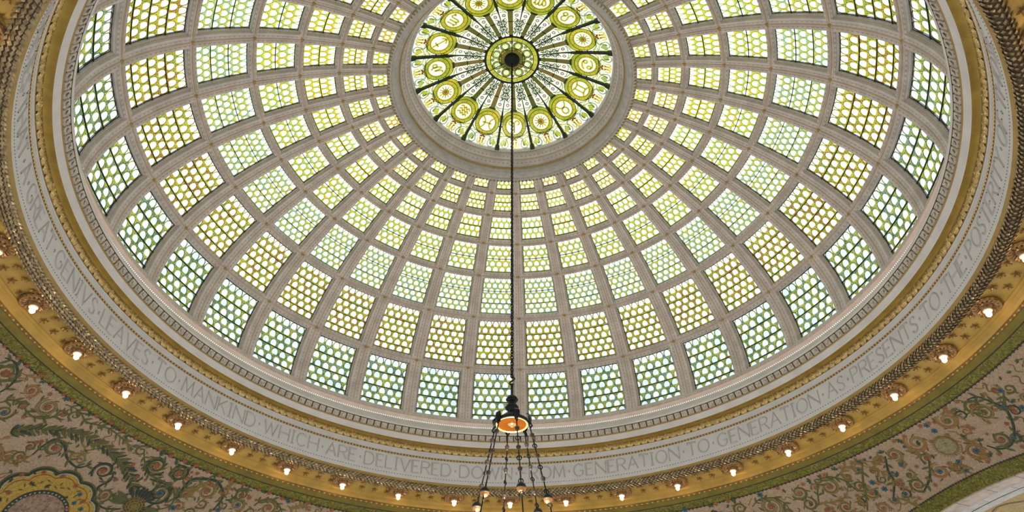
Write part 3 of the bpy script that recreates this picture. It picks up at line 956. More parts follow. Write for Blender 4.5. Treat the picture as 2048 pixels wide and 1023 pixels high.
for k, nm in ORDER.items():
    o = oc('zodiac_medallion', med_me, None, PHI0 + k * 2 * HALF)
    g = MB()
    R_ = MRAD * 0.58
    for st in GLYPH[nm]:
        # top of the sign points to the hub
        pts = [(-x * R_, MR - y * R_) for x, y in st]
        ostrip(g, pts, R_ * (0.15 if nm == 'rosette' else 0.24), 0.012, 0, 4 if len(pts) > 2 else 1)
        ostrip(g, pts, R_ * 0.04, 0.014, 1, 4 if len(pts) > 2 else 1)
    if nm == 'rosette':
        odisc(g, 0, MR, R_ * 0.2, 0.014, 2, 12)
    s_ = oc('zodiac_sign' if nm != 'rosette' else 'star_rosette', g, ['oc_gold', 'oc_leaf', 'oc_red'], 0, o)

# outer scrollwork: stem with gold flower, heart leaves, grey curls
mb = MB()
for s in (-1, 1):
    ostrip(mb, [(0.0, 1.56), (s * 0.05, 1.60), (s * 0.03, 1.66), (s * 0.05, 1.73)], 0.024, 0.006, 0, 4)
    ostrip(mb, [(s * 0.015, 1.53), (s * 0.022, 1.62), (s * 0.012, 1.74)], 0.024, 0.007, 0, 4)
    odisc(mb, s * 0.03, 1.63, 0.013, 0.009, 1, 8)
ostrip(mb, [(-0.05, 1.585), (0, 1.575), (0.05, 1.585)], 0.03, 0.008, 1, 4)
stem_me = mb.mesh('gold_stem', ['oc_gold', 'oc_red'])
heart, curl = [], []
for s in (-1, 1):
    h = MB()
    cx, cy = s * 0.215, 1.635
    pts = [(cx, cy - 0.07), (cx + 0.055, cy - 0.005), (cx + 0.05, cy + 0.04), (cx + 0.02, cy + 0.05), (cx, cy + 0.028), (cx - 0.02, cy + 0.05), (cx - 0.05, cy + 0.04), (cx - 0.055, cy - 0.005)]
    b = h.add([opt(x, y, 0.009) for x, y in pts] + [opt(cx, cy, 0.012)], [])
    for i in range(8):
        h.f.append((b + i, b + (i + 1) % 8, b + 8))
        h.m.append(0)
    ostrip(h, pts + [pts[0]], 0.006, 0.012, 1, 1)
    heart.append(h.mesh('heart_leaf', ['oc_leaf', 'oc_dark']))
    c = MB()
    ostrip(c, [(s * 0.045, 1.565), (s * 0.10, 1.535), (s * 0.155, 1.56), (s * 0.14, 1.62), (s * 0.125, 1.68), (s * 0.165, 1.725), (s * 0.225, 1.72), (s * 0.25, 1.69)], 0.024, 0.006, 0, 5)
    ostrip(c, [(s * 0.20, 1.69), (s * 0.18, 1.66), (s * 0.165, 1.60), (s * 0.19, 1.555), (s * 0.24, 1.53), (s * 0.275, 1.50)], 0.022, 0.006, 1, 5)
    oring(c, s * 0.11, 1.585, 0.026, 0.037, 0.007, 1, 14)
    ostrip(c, [(s * 0.25, 1.42), (s * 0.215, 1.47), (s * 0.16, 1.50), (s * 0.09, 1.52)], 0.026, 0.006, 1, 5)
    ostrip(c, [(s * 0.305, 1.73), (s * 0.285, 1.66), (s * 0.29, 1.58), (s * 0.262, 1.52)], 0.020, 0.006, 1, 5)
    oring(c, s * 0.265, 1.455, 0.012, 0.026, 0.006, 2, 12)
    ostrip(c, [(s * 0.255, 1.40), (s * 0.243, 1.30), (s * 0.225, 1.20)], 0.012, 0.006, 1, 4)
    ostrip(c, [(s * 0.205, 1.12), (s * 0.212, 1.16), (s * 0.21, 1.20)], 0.030, 0.006, 1, 4)
    ostrip(c, [(s * 0.02, 1.54), (s * 0.07, 1.515), (s * 0.12, 1.525)], 0.016, 0.007, 2, 4)
    ostrip(c, [(s * 0.06, 1.73), (s * 0.085, 1.68), (s * 0.075, 1.63)], 0.022, 0.006, 2, 5)
    oring(c, s * 0.215, 1.215, 0.012, 0.022, 0.006, 1, 10)
    curl.append(c.mesh('glass_curl', ['oc_swirl', 'oc_leaf', 'oc_gold']))
for k in range(NS):
    az = PHI0 + k * 2 * HALF
    oc('gold_stem', stem_me, None, az)
    for i in (0, 1):
        oc('heart_leaf', heart[i], None, az)
        oc('glass_curl', curl[i], None, az)

# hub: dark rim, green ring, eight lobes, inner ring
mb = MB()
oring(mb, 0, 0, 0.455, 0.495, 0.02, 1, 64)
oring(mb, 0, 0, 0.385, 0.455, 0.012, 0, 64)
oring(mb, 0, 0, 0.375, 0.388, 0.018, 1, 64)
for i in range(28):
    a = 2 * pi * i / 28
    ostrip(mb, [(0.39 * cos(a), 0.39 * sin(a)), (0.455 * cos(a), 0.455 * sin(a))], 0.005, 0.017, 1, 1)
oc('hub_ring', mb, ['oc_green', 'lead_came'])
mb = MB()
for i in range(8):
    a = PHI0 + i * pi / 4
    for rr, sz in ((0.345, 0.036), (0.235, 0.026)):
        odisc(mb, rr * sin(a), rr * cos(a), sz, 0.006, 1, 10)
odisc(mb, 0, 0, 0.38, 0.002, 0, 48)
oc('hub_pane', mb, ['pane_inner', 'hub_olive'])
mb = MB()
odisc(mb, 0, 0, 0.055, 0.010, 3, 14)
oring(mb, 0, 0, 0.053, 0.063, 0.012, 1, 16)
oring(mb, 0, 0, 0.061, 0.084, 0.010, 2, 16)
oring(mb, 0, 0, 0.082, 0.092, 0.013, 1, 16)
odisc(mb, 0, 0, 0.056, 0.001, 0, 14)
for v in range(len(mb.v)):
    x, y, z = mb.v[v]
    mb.v[v] = opt(x, y + 0.292, oz(math.hypot(x, y)) - z)
lobe_me = mb.mesh('hub_lobe', ['pane_white', 'lead_came', 'oc_green', 'pane_white'])
for i in range(8):
    oc('hub_lobe', lobe_me, None, PHI0 + i * pi / 4 + pi / 8)
mb = MB()
oring(mb, 0, 0, 0.20, 0.225, 0.016, 0, 48)
oring(mb, 0, 0, 0.225, 0.235, 0.018, 1, 48)
oring(mb, 0, 0, 0.12, 0.20, 0.014, 2, 48)
oring(mb, 0, 0, 0.195, 0.203, 0.019, 1, 48)
for i in range(24):
    a = 2 * pi * i / 24
    ostrip(mb, [(0.12 * cos(a), 0.12 * sin(a)), (0.2 * cos(a), 0.2 * sin(a))], 0.004, 0.018, 1, 1)
for a in (rad(28), rad(152), rad(-90)):   # three iron stays holding the boss
    ostrip(mb, [(0.1 * cos(a), 0.1 * sin(a)), (0.48 * cos(a), 0.48 * sin(a))], 0.016, 0.03, 1, 1)
oc('hub_centre', mb, ['oc_green', 'lead_came', 'oc_olive'])

# moulded ring round the oculus
trim1 = tag(ob('trim_1', revolve([(2.12, 2.13), (2.105, 2.06), (2.06, 2.05), (2.045, 2.055), (2.03, 2.09), (2.01, 2.10), (1.985, 2.10), (1.95, 2.14), (1.93, 2.20),
                                   (1.925, 2.235)], 192).mesh('trim_1', ['grey_plaster'])),
            'grey moulded plaster ring around the oculus', 'moulding', kind='structure')
ob('upper_cove', revolve([(1.925, 2.235), (1.915, 2.25), (1.90, 2.30), (1.86, 2.36), (1.845, 2.42), (1.82, 2.43), (1.80, 2.45), (1.785, 2.51), (1.772, 2.547)], 192).mesh('upper_cove', ['ring_plaster']), trim1)
ob('gilt_fillet', revolve([(1.93, 2.225), (1.915, 2.222), (1.905, 2.235), (1.908, 2.25)], 192).mesh('gilt_fillet', ['gilt_line']), trim1)
ob('white_edge', revolve([(1.772, 2.545), (1.762, 2.545), (1.752, 2.57), (1.752, 2.62)], 192).mesh('white_edge', ['white_plaster']), trim1)
mb = MB()
for i in range(192):
    a = 2 * pi * i / 192
    M = Matrix.Translation(pol(2.083, a, 2.052)) @ Matrix.Rotation(-a, 4, 'Z')
    mb.add([M @ Vector(q) for q in ((-0.024, 0.03, 0.01), (0, 0.02, -0.015), (0.024, 0.03, 0.01), (0, -0.03, 0.0), (0, -0.005, -0.024))],
           [(0, 1, 4), (1, 2, 4), (2, 3, 4), (3, 0, 4)])
tag(ob('leaf_fringe', mb.mesh('leaf_fringe', ['gilt_line']), trim1), kind='stuff')

# ================================================================== base of the dome and cornice
trim2 = tag(ob('trim_2', revolve([(5.79, -1.00), (5.755, -1.02), (5.745, -1.04), (5.735, -1.12), (5.715, -1.14)], 256).mesh('trim_2', ['ring_plaster'])),
            'white moulding under the lowest glass panels with a row of tiny lamps', 'moulding', kind='structure')
ob('pink_bead', revolve([(5.715, -1.14), (5.695, -1.145), (5.690, -1.16), (5.70, -1.175), (5.72, -1.18)], 256).mesh('pink_bead', ['pink_plaster']), trim2)
ob('lamp_shelf', revolve([(5.72, -1.18), (5.73, -1.21), (5.725, -1.27), (5.70, -1.285)], 256).mesh('lamp_shelf', ['cream_plaster']), trim2)
mb = MB()
NP = 880
for i in range(NP):
    a = 2 * pi * i / NP
    c = Vector(pol(5.708, a, -1.235))
    s = 0.0115
    mb.add([c + Vector(q) * s for q in ((1, 0, 0), (-1, 0, 0), (0, 1, 0), (0, -1, 0), (0, 0, 1), (0, 0, -1))],
           [(0, 2, 4), (2, 1, 4), (1, 3, 4), (3, 0, 4), (2, 0, 5), (1, 2, 5), (3, 1, 5), (0, 3, 5)])
tag(ob('tiny_lamps', mb.mesh('tiny_lamps', ['pearl_lamp']), trim2), kind='stuff')

trim3 = tag(ob('trim_3', revolve([(5.70, -1.285), (5.66, -1.30), (5.60, -1.36), (5.57, -1.41), (5.55, -1.43), (5.535, -1.44), (5.533, -1.465), (5.55, -1.478)], 256)
               .mesh('trim_3', ['cream_plaster'], True)),
            'projecting cream cornice below the glass with a row of carved blocks', 'cornice', kind='structure')
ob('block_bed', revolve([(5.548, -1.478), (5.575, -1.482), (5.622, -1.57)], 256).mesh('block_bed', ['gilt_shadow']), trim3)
ob('gilt_fillet', revolve([(5.622, -1.57), (5.60, -1.575), (5.602, -1.592), (5.615, -1.595)], 256).mesh('gilt_fillet', ['gilt_line']), trim3)
ob('cream_face', revolve([(5.612, -1.594), (5.625, -1.60), (5.648, -1.64), (5.655, -1.675), (5.664, -1.69)], 256).mesh('cream_face', ['cream_plaster'], True), trim3)
NBL = 256
mb = MB()
hw = pi * 5.58 / NBL * 0.86
pr = [(5.565, -1.482), (5.552, -1.49), (5.590, -1.568), (5.612, -1.572)]
rows = []
for x in (-hw, -hw * 0.9, hw * 0.9, hw):
    e = abs(x) > hw * 0.95
    rows.append([(x, r + (0.02 if e else 0), z) for r, z in pr])
mb.grid(rows)
mb.grid([[(x, r - 0.010, z - 0.006) for r, z in ((5.574 + 0.012 * math.sqrt(max(0, 1 - (x / hw / 0.62) ** 2)) - 0.012, -1.53 + s * 0.028 * math.sqrt(max(0, 1 - (x / hw / 0.62) ** 2))) for s in (1, -1))]
         for x in [hw * 0.62 * (i / 3 - 1) for i in range(7)]])
blk = mb.mesh('carved_block', ['block_plaster'])
for i in range(NBL):
    ob('carved_block', blk, trim3, rotz=-(PHI0 + (i + 0.5) * 2 * pi / NBL))

# gilded band with acanthus leaves
trim4 = tag(ob('trim_4', revolve([(5.664, -1.69), (5.70, -1.687), (5.73, -1.689), (5.752, -1.697), (5.757, -1.70)], 256).mesh('trim_4', ['gilt_plain'], True)),
            'gilded band with a plain cove and a row of acanthus leaves', 'moulding', kind='structure')
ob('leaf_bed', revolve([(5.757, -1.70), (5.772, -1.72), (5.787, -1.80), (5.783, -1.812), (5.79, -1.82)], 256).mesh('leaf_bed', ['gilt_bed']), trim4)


def leaf_tuft(w, h, out):
    """a small standing acanthus leaf in local x (along), y (toward the wall), z (up)"""
    m = MB()
    for s in (-1, 0, 1):
        pts = []
        for i in range(4):
            t = i / 3
            ww = w * 0.26 * sin(pi * (0.18 + 0.72 * t))
            cx = s * w * 0.30 * (0.4 + t)
            zz = h * t * (1 - 0.18 * abs(s))
            yy = -out * (0.25 + 0.75 * sin(pi * t * 0.9))
            pts.append([(cx - ww, yy * 0.6, zz), (cx, yy, zz), (cx + ww, yy * 0.6, zz)])
        m.grid(pts)
    return m


NLF = 256
lm = leaf_tuft(0.15, 0.118, 0.05).mesh('acanthus_leaf', ['gilt_leaf'])
for i in range(NLF):
    a = PHI0 + i * 2 * pi / NLF
    ob('acanthus_leaf', lm, trim4, M=Matrix.Rotation(-a, 4, 'Z') @ Matrix.Translation((0, 5.79, -1.815)) @ Matrix.Rotation(-0.12, 4, 'X'))

mb = MB()
rg4 = random.Random(5)
for i in range(1500):                    # curled small foliage between the leaves
    a = 2 * pi * i / 1500
    z_ = -1.80 + 0.09 * rg4.random()
    r_ = 5.786 - (z_ + 1.80) * 0.18
    M = Matrix.Rotation(-a, 4, 'Z') @ Matrix.Translation((0, r_, z_)) @ Matrix.Rotation(rg4.uniform(0, 6.28), 4, 'Y')
    w_ = rg4.uniform(0.010, 0.016)
    mb.add([M @ Vector(q) for q in ((-w_, 0.004, 0), (0, -0.022, 0), (w_, 0.004, 0), (0, -0.012, 0.036), (0, 0.004, -0.03))], [(0, 1, 3), (1, 2, 3), (0, 4, 1), (1, 4, 2)])
tag(ob('curled_foliage', mb.mesh('curled_foliage', ['gilt_leaf']), trim4), kind='stuff')

# frieze wall with incised inscription
frieze = tag(ob('wall_frieze', revolve([(5.79, -1.82), (5.797, -1.83), (5.80, -1.925), (5.808, -1.93), (5.808, -1.95), (5.797, -1.955), (5.790, -2.10), (5.783, -2.30),
                                        (5.778, -2.408)], 256).mesh('wall_frieze', ['frieze_plaster'])),
             'pale round frieze wall carrying a long carved inscription', 'wall', kind='structure')


def bead_ring(n, R, z, s, mname, name, parent, stretch=1.0):
    m = MB()
    for i in range(n):
        a = 2 * pi * i / n
        M = Matrix.Translation(pol(R, a, z)) @ Matrix.Rotation(-a, 4, 'Z')
        m.add([M @ Vector((q[0] * s * stretch, q[1] * s, q[2] * s)) for q in ((1, 0, 0), (-1, 0, 0), (0, 1, 0), (0, -1, 0), (0, 0, 1), (0, 0, -1))],
              [(0, 2, 4), (2, 1, 4), (1, 3, 4), (3, 0, 4), (2, 0, 5), (1, 2, 5), (3, 1, 5), (0, 3, 5)])
    return tag(ob(name, m.mesh(name, [mname]), parent), kind='stuff')


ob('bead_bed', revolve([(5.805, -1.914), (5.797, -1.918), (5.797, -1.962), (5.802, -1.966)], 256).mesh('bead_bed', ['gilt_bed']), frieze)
bead_ring(600, 5.790, -1.940, 0.021, 'gilt_bead', 'gilt_beads', frieze)
bead_ring(700, 5.781, -2.335, 0.0105, 'dot_hole', 'drilled_dots', frieze, 1.4)

LW = {'A': .95, 'B': .8, 'C': .95, 'D': .95, 'E': .7, 'F': .66, 'G': 1.0, 'H': .95, 'I': .38, 'K': .85, 'L': .66, 'M': 1.1, 'N': 1.0, 'O': 1.05, 'P': .72,
      'R': .82, 'S': .68, 'T': .82, 'V': .95, 'W': 1.35, 'Y': .9, '.': .45}
CO = [(0.5 + 0.5 * cos(a), 0.5 + 0.5 * sin(a)) for a in [2 * pi * i / 20 for i in range(21)]]
CC = [(0.52 + 0.5 * cos(a), 0.5 + 0.5 * sin(a)) for a in [rad(42 + 276 * i / 14) for i in range(15)]]
DD = [(0, 1), (0.45, 1)] + [(0.45 + 0.5 * cos(a), 0.5 + 0.5 * sin(a)) for a in [rad(80 - 160 * i / 8) for i in range(9)]] + [(0.45, 0), (0, 0)]
PB = [(0, 1), (0.55, 1), (0.85, 0.92), (0.97, 0.75), (0.85, 0.57), (0.55, 0.49), (0, 0.49)]
SS = [(0.92, 0.84), (0.72, 0.97), (0.42, 0.99), (0.16, 0.87), (0.12, 0.70), (0.30, 0.57), (0.62, 0.47), (0.88, 0.33), (0.88, 0.14), (0.62, 0.01), (0.3, 0.01), (0.06, 0.17)]
GL = {'A': [[(0, 0), (0.5, 1), (1, 0)], [(0.2, 0.36), (0.8, 0.36)]],
      'B': [[(0, 0), (0, 1)], PB, [(0.55, 0.49), (0.9, 0.4), (1, 0.24), (0.9, 0.08), (0.55, 0), (0, 0)]],
      'C': [CC], 'D': [[(0, 0), (0, 1)], DD], 'E': [[(0.95, 1), (0, 1), (0, 0), (0.95, 0)], [(0, 0.52), (0.75, 0.52)]],
      'F': [[(0.95, 1), (0, 1), (0, 0)], [(0, 0.52), (0.75, 0.52)]], 'G': [CC, [(0.9, 0.17), (0.9, 0.45), (0.6, 0.45)]],
      'H': [[(0, 0), (0, 1)], [(1, 0), (1, 1)], [(0, 0.52), (1, 0.52)]], 'I': [[(0.5, 0), (0.5, 1)], [(0.1, 0), (0.9, 0)], [(0.1, 1), (0.9, 1)]],
      'K': [[(0, 0), (0, 1)], [(0.9, 1), (0.05, 0.45)], [(0.25, 0.6), (1, 0)]], 'L': [[(0, 1), (0, 0), (0.95, 0)]],
      'M': [[(0, 0), (0.12, 1), (0.5, 0.12), (0.88, 1), (1, 0)]], 'N': [[(0, 0), (0, 1), (1, 0), (1, 1)]], 'O': [CO],
      'P': [[(0, 0), (0, 1)], PB], 'R': [[(0, 0), (0, 1)], PB, [(0.5, 0.49), (1, 0)]], 'S': [SS], 'T': [[(0.5, 0), (0.5, 1)], [(0, 0.92), (0, 1), (1, 1), (1, 0.92)]],
      'V': [[(0, 1), (0.5, 0), (1, 1)]], 'W': [[(0, 1), (0.27, 0), (0.5, 0.9), (0.73, 0), (1, 1)]], 'Y': [[(0, 1), (0.5, 0.5), (1, 1)], [(0.5, 0.5), (0.5, 0)]],
      '.': [[(0.5, 0.38), (0.5, 0.56)], [(0.38, 0.47), (0.62, 0.47)]]}
LZ, LH, LS = -2.262, 0.245, rad(2.1426) * 5.79
TEXT = 'BOOKS.ARE.THE.LEGACIES.THAT.A.GREAT.GENIVS.LEAVES.TO.MANKIND.WHICH.ARE.DELIVERED.DOWN.FROM.GENERATION.TO.GENERATION.AS.PRESENTS.TO.THE.POSTERITY.OF.THOSE'
letter_me = {}


def letter_mesh(ch):
    if ch in letter_me:
        return letter_me[ch]
    m = MB()
    W_ = LW[ch] * LS
    hw = 0.0145
    for st in GL[ch]:
        P = [((x - 0.5) * W_ * 0.9, y * LH) for x, y in st]
        rows = []
        for i, (x, y) in enumerate(P):
            a, b = P[max(i - 1, 0)], P[min(i + 1, len(P) - 1)]
            if st is CO or ch == 'O':
                a, b = P[(i - 1) % (len(P) - 1)], P[(i + 1) % (len(P) - 1)]
            tx, ty = b[0] - a[0], b[1] - a[1]
            l = math.hypot(tx, ty) or 1
            # mitre at corners
            k = 1.0
            if 0 < i < len(P) - 1:
                ux, uy = x - P[i - 1][0], y - P[i - 1][1]
                lu = math.hypot(ux, uy) or 1
                c_ = max(0.45, abs((ux * tx + uy * ty) / (lu * l)))
                k = 1 / c_
            nx, ny = -ty / l * hw * k, tx / l * hw * k
            yb = 5.7765 + 0.0000 * y
            zr = LZ + y

            def S(px, py, d):
                z = LZ + py
                R = 5.797 - (z + 1.955) * -0.042
                ang = px / R
                return ((R - d) * sin(ang), (R - d) * cos(ang), z)
            rows.append([S(x + nx, y + ny, 0.001), S(x, y, 0.016), S(x - nx, y - ny, 0.001)])
        m.grid(rows)
    letter_me[ch] = m.mesh('letter', ['letter_plaster'])
    return letter_me[ch]


x = 0.0
for ch in TEXT:
    w = LW[ch]
    az = rad(2.1426 * (x + w / 2) - 163.2)
    x += w + 0.12
    ob('letter' if ch != '.' else 'interpunct', letter_mesh(ch), frieze, rotz=-az)

# gilt edge and leaf garland under the frieze
trim5 = tag(ob('trim_5', revolve([(5.778, -2.408), (5.785, -2.414), (5.80, -2.425), (5.808, -2.44), (5.825, -2.445), (5.86, -2.45), (5.94, -2.502)], 256).mesh('trim_5', ['gilt_line'], True)),
            'gilt edge and thick carved leaf garland between the frieze and the gold soffit', 'moulding', kind='structure')
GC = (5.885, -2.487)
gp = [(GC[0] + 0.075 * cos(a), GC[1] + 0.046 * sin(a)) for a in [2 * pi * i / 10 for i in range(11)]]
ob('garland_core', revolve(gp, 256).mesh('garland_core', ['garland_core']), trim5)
mb = MB()
rg = random.Random(3)
GN = 520
for row in range(8):                     # overlapping leaves laid in staggered courses
    th = rad(118 + 32 * row)
    n = Vector((0, cos(th), sin(th)))
    e = Vector((0, -sin(th), cos(th)))
    for i in range(GN):
        a = 2 * pi * (i + (0.5 if row % 2 else 0)) / GN + rg.uniform(-0.0012, 0.0012)
        c = Vector((0, GC[0] + 0.076 * cos(th), GC[1] + 0.047 * sin(th)))
        tx = (Vector((1, 0, 0)) + e * rg.uniform(-0.35, 0.35)).normalized()
        sd = tx.cross(n)
        L_, w_ = rg.uniform(0.066, 0.082), rg.uniform(0.019, 0.025)
        R_ = Matrix.Rotation(-a, 3, 'Z')
        q = [c - tx * L_ * 0.5, c + sd * w_ + n * 0.006, c + tx * L_ * 0.5 + n * rg.uniform(0.016, 0.03), c - sd * w_ + n * 0.006, c + n * 0.022]
        mb.add([R_ @ v for v in q], [(0, 1, 4), (1, 2, 4), (2, 3, 4), (3, 0, 4)])
tag(ob('garland_leaves', mb.mesh('garland_leaves', ['garland_leaf']), trim5), kind='stuff')

# gold soffit with star flowers
SOF = [(5.93, -2.502), (6.00, -2.496), (6.12, -2.494), (6.20, -2.504), (6.26, -2.524), (6.285, -2.542)]
trim6 = tag(ob('trim_6', revolve(SOF, 256).mesh('trim_6', ['gilt_soffit'], True)),
            'curved gold soffit ring scattered with star flowers and carrying bare bulbs', 'soffit', kind='structure')
ob('outer_band', revolve([(6.285, -2.542), (6.288, -2.558), (6.315, -2.580), (6.318, -2.590), (6.36, -2.63), (6.385, -2.668)], 256).mesh('outer_band', ['gilt_soffit']), trim6)
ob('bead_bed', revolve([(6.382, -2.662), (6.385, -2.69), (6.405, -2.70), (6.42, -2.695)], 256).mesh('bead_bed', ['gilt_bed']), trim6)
bead_ring(400, 6.392, -2.692, 0.018, 'gilt_bead', 'gilt_beads', trim6, 1.5)
mb = MB()
pts = []
for i in range(10):
    a = 2 * pi * i / 10
    r = 0.066 if i % 2 == 0 else 0.022
    pts.append((r * cos(a), r * sin(a), -0.016 if i % 2 == 0 else -0.002))
b = mb.add(pts + [(0, 0, -0.010)] + [(0.6 * p[0], 0.6 * p[1], -0.034) for p in pts[::2]], [])
for i in range(5):
    j = 2 * i
    mb.f += [(b + j, b + (j + 1) % 10, b + 11 + i), (b + (j - 1) % 10, b + j, b + 11 + i), (b + (j + 1) % 10, b + 10, b + 11 + i), (b + 10, b + (j - 1) % 10, b + 11 + i)]
    mb.m += [0] * 4
mb.lathe([(0.0, -0.03), (0.010, -0.026), (0.012, -0.008)], 6)
star_me = mb.mesh('star_flower', ['gilt_star'])


def sof_z(R):
    for (r0, z0), (r1, z1) in zip(SOF, SOF[1:]):
        if r0 <= R <= r1:
            return z0 + (z1 - z0) * (R - r0) / (r1 - r0)
    return SOF[-1][1]


for i in range(36):
    for j in range(4):
        for R, off in ((6.215, 0.25), (6.045, 0.18)):
            a = -0.0061 + (i + 0.12 + off * 0.3 + j * 0.225) * 2 * pi / 36 + 0.03
            ob('star_flower', star_me, trim6, M=Matrix.Translation(pol(R, a, sof_z(R))) @ Matrix.Rotation(-a, 4, 'Z') @ Matrix.Rotation(rad(-24 if R > 6.1 else 0), 4, 'X')
               @ Matrix.Rotation(rg.uniform(0, 6), 4, 'Z'))

# bulbs in rosettes
ros = MB()
ros.lathe([(0.178, 0.02), (0.186, -0.022), (0.172, -0.048), (0.148, -0.040), (0.125, -0.012), (0.09, -0.012), (0.07, -0.034), (0.05, -0.03), (0.0, -0.03)], 40,
          lobes=lambda a, k: 1 + (0.07 * abs(cos(8 * a)) - 0.035 if 0 < k < 5 else 0))
ros_me = ros.mesh('rosette', ['gilt_rosette'])
pet = MB()
for i in range(16):
    a = 2 * pi * (i + 0.5) / 16
    M = Matrix.Rotation(a, 4, 'Z')
    pet.add([M @ Vector(q) for q in ((0.085, -0.012, -0.022), (0.085, 0.012, -0.022), (0.15, 0.02, -0.04), (0.15, -0.02, -0.04), (0.12, 0, -0.052))],
            [(0, 1, 4), (1, 2, 4), (2, 3, 4), (3, 0, 4)])
pet_me = pet.mesh('petal_ring', ['gilt_rosette'])
sok = MB()
sok.lathe([(0.02, -0.03), (0.03, -0.06), (0.055, -0.075), (0.062, -0.088), (0.052, -0.10), (0.034, -0.095), (0.03, -0.08), (0.0, -0.08)], 20)
sok_me = sok.mesh('socket', ['socket_glass'], True)
blb = MB()
blb.lathe([(0.018, -0.086), (0.022, -0.105), (0.036, -0.132), (0.034, -0.160), (0.017, -0.178), (0.0, -0.181)], 9)
blb_me = blb.mesh('bulb', ['bulb_glow'], True)
for i in range(-18, 18):
    a = -0.0061 + i * 2 * pi / 36
    if i == 0:
        lb = 'bare glowing bulb in a gilded rosette, directly behind the chandelier chains'
    else:
        lb = 'bare glowing bulb in a gilded rosette, %s to the %s of the chandelier' % (ordinal(abs(i)), 'left' if i < 0 else 'right')
    t = ob('ceiling_light', None, M=Matrix.Translation(pol(6.12, a, -2.506)) @ Matrix.Rotation(-a, 4, 'Z') @ Matrix.Rotation(rad(-7), 4, 'X'))
    tag(t, lb, 'light', 'bulbs ringing the gold soffit')
    r_ = ob('rosette', ros_me, t)
    ob('petal_ring', pet_me, r_)
    ob('socket', sok_me, t)
    ob('bulb', blb_me, t)

# ================================================================== pendentives
PS, PZ = 11.3347, -12.0357               # radius and centre height of the spherical pendentives
ARCH0 = rad(67.0)                        # direction of the arch seen at the lower right
AD = 7.46                                # distance of the arch planes from the axis


def pz(R):
    return PZ + math.sqrt(max(0.01, PS * PS - R * R))


def ppt(az, R, d=0.0):                   # on the sphere, d metres into the room
    P = Vector(pol(R, az, pz(R)))
    n = (Vector((0, 0, PZ)) - P) / PS
    return P + n * d


def arch_gap(az):
    return min(abs((az - ARCH0 - k * pi / 2 + pi) % (2 * pi) - pi) for k in range(4))


def Rmax(az, D=AD):
    return D / cos(arch_gap(az))


# olive moulding and green mosaic ring above the pendentives
trim7 = tag(ob('trim_7', revolve([(6.415, -2.695), (6.43, -2.715), (6.49, -2.742), (6.502, -2.755)], 256).mesh('trim_7', ['olive_moulding'], True)),
            'olive moulding and green mosaic ring edging the painted vaults', 'moulding', kind='structure')
ob('green_mosaic', revolve([(6.502, -2.757), (6.51, -2.765), (6.60, pz(6.60)), (6.632, pz(6.632))], 256).mesh('green_mosaic', ['mosaic_green']), trim7)
ob('dark_line', revolve([(6.500, -2.752), (6.506, -2.766), (6.512, -2.766)], 256).mesh('dark_line', ['dark_joint']), trim7)
mb = MB()
ND = 560
for i in range(ND):
    a = 2 * pi * i / ND
    da = 0.024 / 6.63
    q = [ppt(a - da, 6.635, 0.006), ppt(a, 6.617, 0.008), ppt(a + da, 6.635, 0.006), ppt(a, 6.655, 0.008)]
    mb.add(q, [(0, 1, 2, 3)])
mb.grid([[ppt(2 * pi * i / 256, r, 0.004) for r in (6.629, 6.641)] for i in range(257)])
tag(ob('dark_lozenges', mb.mesh('dark_lozenges', ['dark_joint']), trim7), kind='stuff')

SIDES = {-1: ('wall_left', 'mosaic vault corner on the left with a scalloped yellow medallion and laurel branch'),
         0: ('wall_front', 'mosaic vault corner at lower right, scrolling vines in front of the arch'),
         1: ('wall_right', 'mosaic vault corner beyond the right edge of the arch'),
         2: ('wall_back', 'mosaic vault corner above and behind the viewpoint')}
WALL = {}
for k, (nm, lb) in SIDES.items():
    c0 = ARCH0 - pi / 4 + k * pi / 2
    rows, n = [], 48
    for i in range(n + 1):
        az = c0 - pi / 4 + (pi / 2) * i / n
        R1 = min(Rmax(az), 10.2)
        rows.append([tuple(ppt(az, 6.63 + (R1 - 6.63) * j / 16)) for j in range(17)])
    m = MB()
    m.grid(rows)
    WALL[k] = tag(ob(nm, m.mesh(nm, ['mosaic_ground'], True)), lb, 'vault', kind='structure')


def wall_of(az):
    k = round((az - (ARCH0 - pi / 4)) / (pi / 2))
    return WALL[((k + 1) % 4) - 1]


def ribbon(pts, w, d=0.006, mi=0, mb=None):
    """raised strip of tesserae along (azimuth, R) points in radians and metres"""
    m = mb or MB()
    P = [ppt(a, r, d) for a, r in pts]
    rows = []
    for i, q in enumerate(P):
        t = P[min(i + 1, len(P) - 1)] - P[max(i - 1, 0)]
        n = (Vector((0, 0, PZ)) - q) / PS
        s = t.cross(n)
        if s.length < 1e-9:
            s = Vector((1, 0, 0))
        s.normalize()
        f = i / (len(P) - 1)
        ww = (w(f) if callable(w) else w) / 2
        rows.append([q + s * ww - n * (d - 0.001), q + s * ww * 0.8, q - s * ww * 0.8, q - s * ww - n * (d - 0.001)])
    m.grid([[tuple(v) for v in r] for r in rows], mi)
    return m


def chart(az0, R0, x, y):                # local metres: x along, y down the vault
    R = R0 + y * math.sqrt(max(0.05, 1 - (R0 / PS) ** 2))
    return az0 + x / R, R


def pframe(az, R, rot=0.0, s=1.0, d=0.006):
    P = ppt(az, R, d)
    Z = ((Vector((0, 0, PZ)) - P)).normalized()
    X = Vector((cos(az), -sin(az), 0))
    Y = Z.cross(X).normalized()
    X = Y.cross(Z)
    M = Matrix(((X.x, Y.x, Z.x, P.x), (X.y, Y.y, Z.y, P.y), (X.z, Y.z, Z.z, P.z), (0, 0, 0, 1)))
    return M @ Matrix.Rotation(rot, 4, 'Z') @ Matrix.Scale(s, 4)


